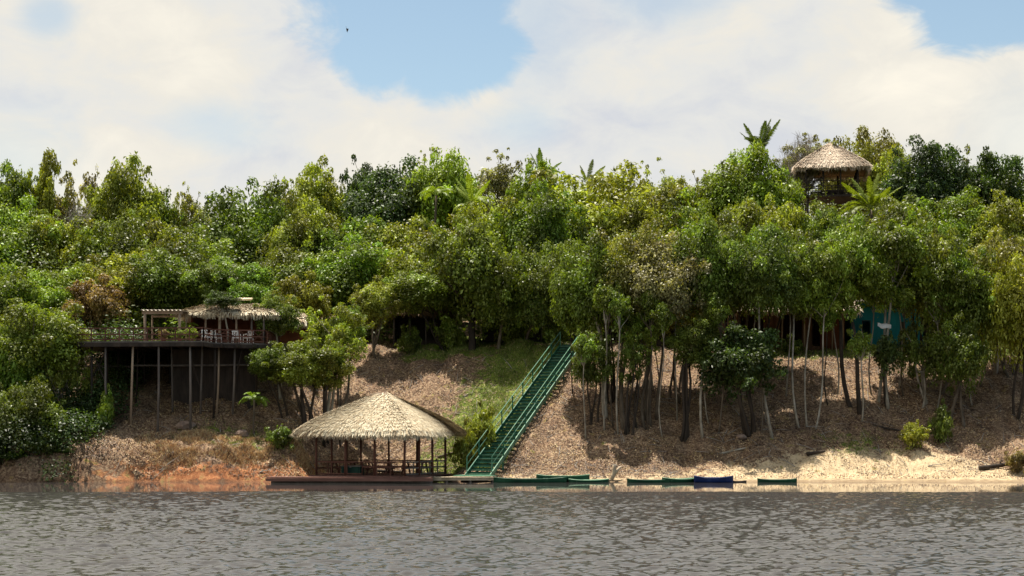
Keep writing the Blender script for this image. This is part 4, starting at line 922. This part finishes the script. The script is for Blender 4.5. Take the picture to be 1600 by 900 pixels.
# thatched hut on the deck
X, Y = XY(366, 104); hut = empty('deck_hut', (X, Y, DZ), 0, 'thatched hut with pale posts and rust-red wall at the back of the stilt deck', 'hut')
thatch_roof('roof', hut, 3.35, 2.6, 2.12, 2.98, 1.6, 8000, M_STRAW, seed=8, L=.4, w=.022, fringe=.38, bulge=.12, courses=6)
for px in (330, 352, 378, 402, 421): MB().tube([((px - 366) * .0425, -2.05, 0), ((px - 366) * .0425, -2.05, 2.2)], .07 if px != 352 else .10, 8).build('post', M_POLE if px < 380 else M_GREYW, hut, smooth=True)
MB().beam((-2.6, -2.05, 2.16), (2.8, -2.05, 2.16), .1, .12).build('eave_beam', M_POLE, hut)
b = MB(); b.box((0, 1.9, 1.1), (5.6, .1, 2.2)); b.box((-2.75, .6, 1.1), (.1, 2.5, 2.2)); b.build('back_wall', M_CLAYW, hut)
b = MB(); [b.box((2.0 + .28 * i, -.6, .9), (.2, .05, 1.8)) for i in range(5)]; b.build('slatted_screen', M_REDW, hut)
b = MB()
for i in range(12): b.tube([(-.4 + .12 * i + .2, -.35, 3.2), (-.4 + .12 * i + .2, .45, 3.34)], .07, 6)
b.build('ridge_cap', M_STRAW, hut)
X, Y = XY(452, 107.5); an = empty('annex', (X, Y, gz(X, Y)), 0, 'low rust-red walled annex beside the deck hut, half hidden by leaves', 'hut')
zr = 10.6 - gz(X, Y); b = MB(); b.box((0, -1.0, zr / 2 - .2), (2.6, .12, zr + .4)).box((1.25, .2, zr / 2 - .2), (.1, 2.3, zr + .4)).box((-1.25, .2, zr / 2 - .2), (.1, 2.3, zr + .4)); b.build('wall', M_CLAYW, an)
thatch_roof('roof', an, 1.8, 1.7, zr - .1, zr + .8, .8, 1500, M_STRAW, seed=12, L=.4, w=.03, fringe=.35, courses=5)

def chair(px, d, rz, label):
    X, Y = XY(px, d); c = empty('plastic_chair', (X, Y, DZ), rz, label, 'chair', 'white plastic chairs on the deck')
    b = MB(); b.box((0, 0, .42), (.46, .44, .03)); b.box((0, -.21, .39), (.44, .02, .05)); b.build('seat', M_WHITE, c)
    b = MB(); [b.beam((x_, .21, .43), (x_ * .9, .30, .86), .05, .02, (0, 1, 0)) for x_ in (-.18, -.06, .06, .18)]; b.beam((-.22, .30, .86), (.22, .30, .86), .03, .07); b.build('backrest', M_WHITE, c)
    for s_ in (-1, 1):
        MB().beam((s_ * .25, -.2, .63), (s_ * .25, .24, .65), .05, .03).build('armrest', M_WHITE, c)
        MB().beam((s_ * .25, -.24, 0), (s_ * .24, -.2, .63), .04, .04, (0, 1, 0)).build('leg', M_WHITE, c); MB().beam((s_ * .24, .26, 0), (s_ * .21, .2, .42), .04, .04, (0, 1, 0)).build('leg', M_WHITE, c)
chair(322, 99.4, .6, 'white plastic chair at the inner corner of the deck railing, leftmost'); chair(338, 100.4, 2.6, 'white plastic chair in front of the pale hut post')
chair(369, 100.2, .4, 'white plastic chair right of the red table behind the railing'); chair(388, 100.4, -2.4, 'white plastic chair farthest right behind the railing')
X, Y = XY(355, 101); tb = empty('wooden_table', (X, Y, DZ), .1, 'low red-brown table between the white chairs on the deck', 'table')
MB().box((0, 0, .72), (1.1, .7, .05)).build('tabletop', M_REDW, tb)
for a_ in (-1, 1):
    for c_ in (-1, 1): MB().box((a_ * .48, c_ * .28, .35), (.06, .06, .7)).build('leg', M_REDW, tb)
def potted(px, d, col, label, s=1.0):
    X, Y = XY(px, d); c = empty('potted_plant', (X, Y, DZ), 0, label, 'plant', 'potted plants on the deck')
    MB().tube([(0, 0, 0), (0, 0, .28)], [.12, .17], 10).build('pot', M_CLAYW, c)
    me_, R0, h0, _ = CROWNS['small1']; f = link('foliage', me_, c, (0, 0, .28 + .3 * s), (0, 0, px), (.42 * s / R0, .42 * s / R0, .4 * s / h0)); f.color = tint(col, random.Random(px))
potted(281, 98.2, 'lime', 'yellow-green potted plant left of its taller twin behind the front railing', .7); potted(299, 98.6, 'lime', 'taller yellow-green potted plant at the pergola corner', 1.0)
potted(256, 98.4, 'brown', 'brown withered potted plant behind the middle of the front railing', .8)

# ------------------------------------------------------------------ houses on the plateau
def brown_house():
    X, Y = XY(1218, 114.5); z = gz(X, Y - 1.5) - .1
    h = empty('brown_house', (X, Y, z), 0, 'long brown plank house with thatched eave and dark openings behind the slope trees', 'house')
    zt = ZP(484, 112.6) - z
    def seg(pa, pb, za, zb, nm='wall', m_=M_PLANK):
        xa, xb = (pa - 1218) * .0469, (pb - 1218) * .0469; b = MB(); k = max(1, int((xb - xa) / .18)); w_ = (xb - xa) / k
        for i in range(k): b.box((xa + (i + .5) * w_, -1.9 + rr.uniform(-.012, .012), (za + zb) / 2), (w_ * .95, .05, zb - za + rr.uniform(-.04, .04)))
        b.build(nm, m_, h)
    seg(1128, 1150, -.2, zt + .1); seg(1150, 1186, -.2, .8); seg(1186, 1212, -.2, zt + .1); seg(1246, 1262, -.2, zt + .1); seg(1262, 1274, -.2, .5); seg(1274, 1312, -.2, zt + .1, 'wall', M_CLAYW); seg(1212, 1246, zt - .35, zt + .1)
    MB().box((0, 2.2, zt / 2), (8.6, .08, zt + .4)).box((-4.3, .15, zt / 2), (.08, 4.1, zt + .4)).box((4.4, .15, zt / 2), (.08, 4.1, zt + .4)).build('back_and_side_walls', M_PLANK, h)
    b = MB(); b.box((-.1, .1, -.05), (8.8, 4.2, .1)); b.build('floor', M_DARKW, h)
    for px in (1128, 1158, 1176, 1212, 1247, 1276, 1290, 1306):
        x_ = (px - 1218) * .0469; MB().tube([(x_, -2.6, -.5), (x_ + rr.uniform(-.06, .06), -2.6, zt + .3)], .06, 7).build('veranda_post', M_POLE, h, smooth=True)
    thatch_roof('roof', h, 5.2, 3.4, zt + .05, zt + 2.4, 3.2, 7000, M_STRAWP, seed=21, L=.5, w=.04, fringe=.55, courses=7)
brown_house()
def teal_house():
    X, Y = XY(1376, 115.5); z = gz(X, Y - 2) - .1
    h = empty('teal_house', (X, Y, z), 0, 'teal blue painted board house on top of the bank at the right', 'house')
    s_ = .0478; f = lambda p: (p - 1376) * s_; zt = ZP(472, 113.5) - z
    b = MB(); yf = -1.9
    def pc(pa, pb, za, zb): b.box(((f(pa) + f(pb)) / 2, yf, (za + zb) / 2), (f(pb) - f(pa), .1, zb - za))
    pc(1320, 1338, -.2, zt); pc(1338, 1350, -.2, 1.1); pc(1338, 1350, 2.05, zt); pc(1350, 1396, -.2, zt); pc(1396, 1404, 2.0, zt); pc(1404, 1432, -.2, zt)
    b.box((f(1320) + .05, .2, zt / 2), (.1, 4.1, zt + .4)); b.box((f(1432) - .05, .2, zt / 2), (.1, 4.1, zt + .4)); b.box((0, 2.2, zt / 2), (f(1432) - f(1320), .1, zt + .4))
    b.build('wall', M_TEAL, h)
    w_ = MB(); xa, xb = f(1338), f(1350)
    w_.box((xa, yf - .06, 1.57), (.05, .04, 1.05)).box((xb, yf - .06, 1.57), (.05, .04, 1.05)).box(((xa + xb) / 2, yf - .06, 1.075), (xb - xa, .04, .05)).box(((xa + xb) / 2, yf - .06, 2.07), (xb - xa, .04, .05)); w_.build('window_frame', M_DARKW, h)
    MB().box(((f(1396) + f(1404)) / 2, yf + .03, .95), (f(1404) - f(1396), .05, 2.1)).build('door', M_DARKW, h)
    b = MB(); n_ = 60; W_ = f(1432) - f(1320) + .8; V = []; F = []
    for sgn, ya in ((-1, -2.6), (1, 2.8)):
        base = len(V)
        for i in range(n_ + 1):
            x_ = -W_ / 2 + W_ * i / n_; q = .03 * math.sin(i * 1.6); V += [(x_, ya, zt + q), (x_, .1, zt + 1.3 + q), (x_, .1, zt + 1.27 + q), (x_, ya, zt - .03 + q)]
        for i in range(n_):
            a_ = base + i * 4
            for k in range(4): F.append((a_ + k, a_ + 4 + k, a_ + 4 + (k + 1) % 4, a_ + (k + 1) % 4))
    me_ = bpy.data.meshes.new('sheet_roof'); me_.from_pydata(V, [], F); me_.materials.append(M_GREYW); link('sheet_roof', me_, h)
teal_house()
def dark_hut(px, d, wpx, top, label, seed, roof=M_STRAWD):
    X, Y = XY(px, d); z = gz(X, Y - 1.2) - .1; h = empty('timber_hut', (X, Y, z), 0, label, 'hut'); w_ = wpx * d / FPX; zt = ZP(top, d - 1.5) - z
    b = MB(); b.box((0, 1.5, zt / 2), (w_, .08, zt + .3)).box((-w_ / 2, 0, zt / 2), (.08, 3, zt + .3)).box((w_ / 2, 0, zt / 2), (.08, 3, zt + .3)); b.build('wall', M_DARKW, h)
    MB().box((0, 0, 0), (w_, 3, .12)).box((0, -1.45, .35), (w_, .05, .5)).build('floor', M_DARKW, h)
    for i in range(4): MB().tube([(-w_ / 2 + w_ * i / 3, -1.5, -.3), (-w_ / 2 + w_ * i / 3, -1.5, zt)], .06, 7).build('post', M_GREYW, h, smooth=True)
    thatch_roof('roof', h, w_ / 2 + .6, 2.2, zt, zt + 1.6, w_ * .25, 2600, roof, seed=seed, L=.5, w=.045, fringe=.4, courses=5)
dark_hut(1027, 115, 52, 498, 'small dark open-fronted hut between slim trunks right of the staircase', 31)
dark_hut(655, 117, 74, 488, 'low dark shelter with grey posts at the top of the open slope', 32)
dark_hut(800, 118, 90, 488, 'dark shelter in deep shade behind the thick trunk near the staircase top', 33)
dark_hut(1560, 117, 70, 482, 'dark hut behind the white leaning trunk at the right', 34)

# lookout hut on the hilltop
X, Y = XY(1298, 150); z = gz(X, Y); FZ = ZP(312, 150) - z
lk = empty('lookout_hut', (X, Y, z), RAD(-9), 'raised lookout hut with steep pinkish thatched roof and dark railings on the hilltop', 'hut')
thatch_roof('roof', lk, 3.5, 3.3, FZ + 2.85, FZ + 5.6, .12, 15000, M_STRAWP, seed=41, L=.5, w=.024, fringe=.5, bulge=.04, courses=8)
MB().box((0, 0, FZ), (5.4, 5.2, .16)).build('floor', M_DARKW, lk)
for i in range(4):
    for j in range(4):
        if 0 < i < 3 and 0 < j < 3: continue
        x_, y_ = -2.45 + i * 1.63, -2.4 + j * 1.6; MB().tube([(x_, y_, FZ), (x_, y_, FZ + 2.7)], .085, 7).build('post', M_DARKW, lk, smooth=True)
for x_ in (-2.3, 2.3):
    for y_ in (-2.2, 2.2): MB().tube([(x_, y_, -.4), (x_, y_, FZ)], .13, 8).build('stilt', M_DARKW, lk, smooth=True)
for p0, p1 in (((-2.45, -2.4), (2.45, -2.4)), ((2.45, -2.4), (2.45, 2.4)), ((2.45, 2.4), (-2.45, 2.4)), ((-2.45, 2.4), (-2.45, -2.4))):
    rail((*p0, FZ), (*p1, FZ), (.12, .55, 1.0), 8, M_DARKW, 'railing', lk, .07, cross=True)
    rail((*p0, FZ + 1.5), (*p1, FZ + 1.5), (.0,), 2, M_DARKW, 'upper_rail', lk, .07)
MB().box((-.8, 1.2, FZ + .55), (2.2, .5, .9)).box((.5, 2.2, FZ + .7), (1.8, .1, 1.2)).build('counter', M_DARKW, lk)

# ------------------------------------------------------------------ boats
def boat(px, d, L, B, Hh, rz, hull_m, rim_m, label, cat='canoe', stern=.5, z=-.12, seats=3, name='canoe', roll=0, group='small boats along the shore'):
    X, Y = XY(px, d); o = empty(name, (X, Y, z), rz, label, cat, group); o.rotation_euler = (roll, 0, rz); Hh *= .68
    ns, nr = 18, 9; V = []; F = []; T_ = .03
    def ring(t, inset):
        w_ = B / 2 * (math.sin(math.pi * (.04 + .96 * t) ** .8) ** .55 * (1 - t) + (stern if t > .5 else 1) * t * (1 - .0) if False else max(.04, (1 - abs(2 * t - 1) ** 2.4) if t < .5 else max(stern, 1 - abs(2 * t - 1) ** 2.4)))
        sh = Hh * (1 + .13 * abs(2 * t - 1) ** 2.2); k = .18 * abs(2 * t - 1) ** 3 * Hh
        out_ = []
        for i in range(nr):
            a_ = math.pi * i / (nr - 1); c_, s_ = math.cos(a_), math.sin(a_)
            out_.append(((t - .5) * L, -(abs(c_) ** .7) * (1 if c_ > 0 else -1) * (w_ - inset), k + inset + (sh - inset) * (1 - s_ ** .75)))
        return out_
    for ins in (0, T_):
        for i in range(ns + 1): V += ring(i / ns, ins)
    n1 = (ns + 1) * nr
    for i in range(ns):
        for j in range(nr - 1):
            a_ = i * nr + j; F.append((a_, a_ + 1, a_ + nr + 1, a_ + nr)); c_ = a_ + n1; F.append((c_ + nr, c_ + nr + 1, c_ + 1, c_))
    F.append(tuple(range(nr))[::-1]); F.append(tuple(ns * nr + j for j in range(nr)))
    me_ = bpy.data.meshes.new('hull'); me_.from_pydata(V, [], F); me_.materials.append(hull_m); me_.polygons.foreach_set('use_smooth', [True] * len(me_.polygons)); link('hull', me_, o)
    for j in (0, nr - 1):
        pts = [Vector(V[i * nr + j]) + Vector((0, 0, .01)) for i in range(ns + 1)]; MB().tube(pts, .028, 6).build('gunwale', rim_m, o, smooth=True)
    for k in range(seats):
        t = .22 + .56 * k / max(1, seats - 1); rg = ring(t, T_); w_ = abs(rg[0][1]); MB().box(((t - .5) * L, 0, Hh * .72), (.2, 2 * w_ * .96, .03)).build('seat', rim_m, o)
    return o
boat(828, 90.6, 4.3, .95, .46, RAD(3), M_BOATG, M_BOATG, 'longest dark green canoe moored at the foot of the stairs', stern=.55)
boat(880, 91.5, 3.2, .9, .50, RAD(-172), M_BOATG, M_BOATL, 'dark green canoe with pale rim drawn up behind the longest canoe', z=-.02, roll=.08)
boat(920, 91.0, 2.4, .8, .34, RAD(186), M_BOATG, M_BOATL, 'pale green-ended canoe next to the driftwood stump', stern=.3)
boat(1018, 90.6, 2.9, .8, .36, RAD(2), M_BOATG, M_BOATG, 'dark green canoe with its left end low, left of the blue boat')
boat(1064, 90.9, 2.3, .85, .44, RAD(200), M_BOATG, M_BOATL, 'dark green canoe tight between another canoe and the blue boat')
boat(1115, 90.5, 2.3, 1.15, .56, RAD(176), M_BOATB, M_BOATB, 'deep blue square-sterned rowing boat', 'rowing boat', stern=.75, name='rowing_boat', seats=2)
boat(1154, 91.2, .9, .5, .22, RAD(10), M_DARKW, M_DARKW, 'tiny dark dugout right of the blue boat', 'dugout', name='dugout', seats=1)
boat(1214, 91.0, 2.3, .8, .36, RAD(-4), M_BOATG, M_BOATG, 'dark green canoe alone at the edge of the sandy beach, farthest right')

# driftwood stump, logs, rock, cloth, bird
X, Y = XY(960, 91.9); dw = empty('driftwood_stump', (X, Y, gz(X, Y)), .2, 'pale forked driftwood stump with white cut top on the shore', 'driftwood')
MB().tube([(-.25, 0, -.1), (-.06, 0, .3), (.0, .05, .62), (.02, .05, .92)], [.13, .12, .11, .12], 9).tube([(0, 0, .35), (.3, .1, .7), (.5, .2, .82)], [.11, .09, .05], 8).tube([(-.25, 0, .0), (-.5, -.2, .05)], [.09, .04], 7).build('trunk', M_PALEW, dw, smooth=True)
MB().tube([(.02, .05, .915), (.02, .05, .94)], [.125, .12], 9).build('cut_top', M_WHITE, dw)
LG_ = 'fallen logs on the slope'
def log(px, d, L, r_, rz, m_, label):
    X, Y = XY(px, d); q = random.Random(px); mb = MB(); dz = gz(X + L / 2 * math.cos(rz), Y + L / 2 * math.sin(rz)) - gz(X - L / 2 * math.cos(rz), Y - L / 2 * math.sin(rz))
    a_ = Vector((-L / 2, 0, -dz / 2 + r_)); c_ = Vector((L / 2, 0, dz / 2 + r_)); pth = wob_path(a_, c_, 6, .03, q); mb.tube(pth, [r_ * (1 - .07 * i) for i in range(7)], 8)
    mb.tube([pth[3], pth[3] + Vector((.15, 0, .35))], [r_ * .4, r_ * .2], 5); o = mb.build('fallen_log', m_, None, (X, Y, gz(X, Y)), (0, 0, rz), True); tag(o, label, 'log', LG_)
log(606, 98, 2.6, .12, .1, M_BARKD, 'dark fallen log on the slope seen between the pavilion posts'); log(700, 98.5, 1.6, .1, -.3, M_BARK, 'short brown log at the right behind the pavilion')
log(1275, 96.0, 1.2, .12, .2, M_BARKD, 'dark driftwood chunk at the top left of the sandy beach'); log(1140, 96.8, 3.0, .08, .15, M_BARKP, 'long pale fallen branch below the black-green bush'); log(1390, 100, 3.2, .09, -.1, M_BARKD, 'long dark branch lying across the slope under the teal house')
log(1560, 94.5, 2.6, .16, .25, M_BARKD, 'dark thick log in the hollow at the right end of the beach')
def rock(px, d, s_, label):
    r = random.Random(px); X, Y = XY(px, d); V = []; F = []; n1, n2 = 10, 7
    for j in range(n2):
        for i in range(n1):
            a_ = 2 * math.pi * i / n1; e = math.pi * (j / (n2 - 1) - .5); q = r.uniform(.82, 1.15)
            V.append((s_[0] * math.cos(a_) * math.cos(e) * q, s_[1] * math.sin(a_) * math.cos(e) * q, s_[2] * math.sin(e) * q))
    for j in range(n2 - 1):
        for i in range(n1): F.append((j * n1 + i, j * n1 + (i + 1) % n1, (j + 1) * n1 + (i + 1) % n1, (j + 1) * n1 + i))
    me_ = bpy.data.meshes.new('boulder'); me_.from_pydata(V, [], F); me_.materials.append(M_ROCK); me_.update()
    tag(link('boulder', me_, None, (X, Y, gz(X, Y) + s_[2] * .2), (0, 0, r.uniform(0, 3))), label, 'boulder', 'boulders on the bank')
rock(292, 97.6, (.75, .5, .35), 'pinkish boulder in the shade under the stilt deck'); rock(1158, 98.4, (.4, .3, .2), 'pale boulder at the foot of the black-green bush'); rock(378, 97.2, (.45, .4, .28), 'brown boulder right of the deck stilts')
# white sheet caught on the trunk before the teal house
X, Y = XY(1381, 103.1); V = []; F = []
for i in range(13):
    for j in range(5):
        u, v = i / 12 - .5, j / 4 - .5; V.append((u * .95, v * (.5 - .3 * abs(u)), .03 * math.sin(u * 9) - .30 * abs(v) + .10 * abs(u) + .03 * math.sin(v * 11 + i)))
nV = len(V); V += [(a_, b_, c_ - .012) for a_, b_, c_ in V]
for i in range(12):
    for j in range(4): a_ = i * 5 + j; F.append((a_, a_ + 1, a_ + 6, a_ + 5)); F.append((a_ + 5 + nV, a_ + 6 + nV, a_ + 1 + nV, a_ + nV))
me = bpy.data.meshes.new('white_sheet'); me.from_pydata(V, [], F); me.materials.append(M_WHITE); me.update()
tag(link('white_sheet', me, None, (X, Y - .15, ZP(507, 103.1)), (.85, .1, .1)), 'small crumpled white sheet caught on the trunk before the teal house', 'sheet')
# vulture, banking
X, Y, Z = P(542, 47, 130); bd = empty('flying_bird', (X, Y, Z), 1.2, 'small black soaring bird high in the blue gap of the sky', 'bird')
b = MB(); b.tube([(-.34, 0, 0), (-.2, 0, .01), (0, 0, .02), (.2, 0, .0), (.3, 0, .02), (.37, 0, .0)], [.02, .07, .09, .06, .04, .015], 8)
b.add([(-.34, -.02, .01), (-.34, .02, .01), (-.56, .11, .0), (-.56, -.11, .0)], [(0, 1, 2, 3)])
b.build('body', M_BIRD, bd, rot=(RAD(60), 0, 0), smooth=True)
for s_ in (-1, 1):
    b = MB(); V = [(.14, 0, .03), (.20, s_ * .28, .10), (.10, s_ * .62, .12), (-.05, s_ * .66, .10), (-.14, s_ * .3, .07), (-.16, 0, .02)]; V2 = [(a_, c_, e - .02) for a_, c_, e in V]
    b.add(V + V2, [(0, 1, 2, 3, 4, 5), (11, 10, 9, 8, 7, 6)] + [(i, (i + 6), (i + 1) % 6 + 6, (i + 1) % 6) for i in range(6)]); b.build('wing', M_BIRD, bd, rot=(RAD(60), 0, 0))

bd.scale = (.55, .55, .55); bd.rotation_euler = (.3, 1.0, 1.2)
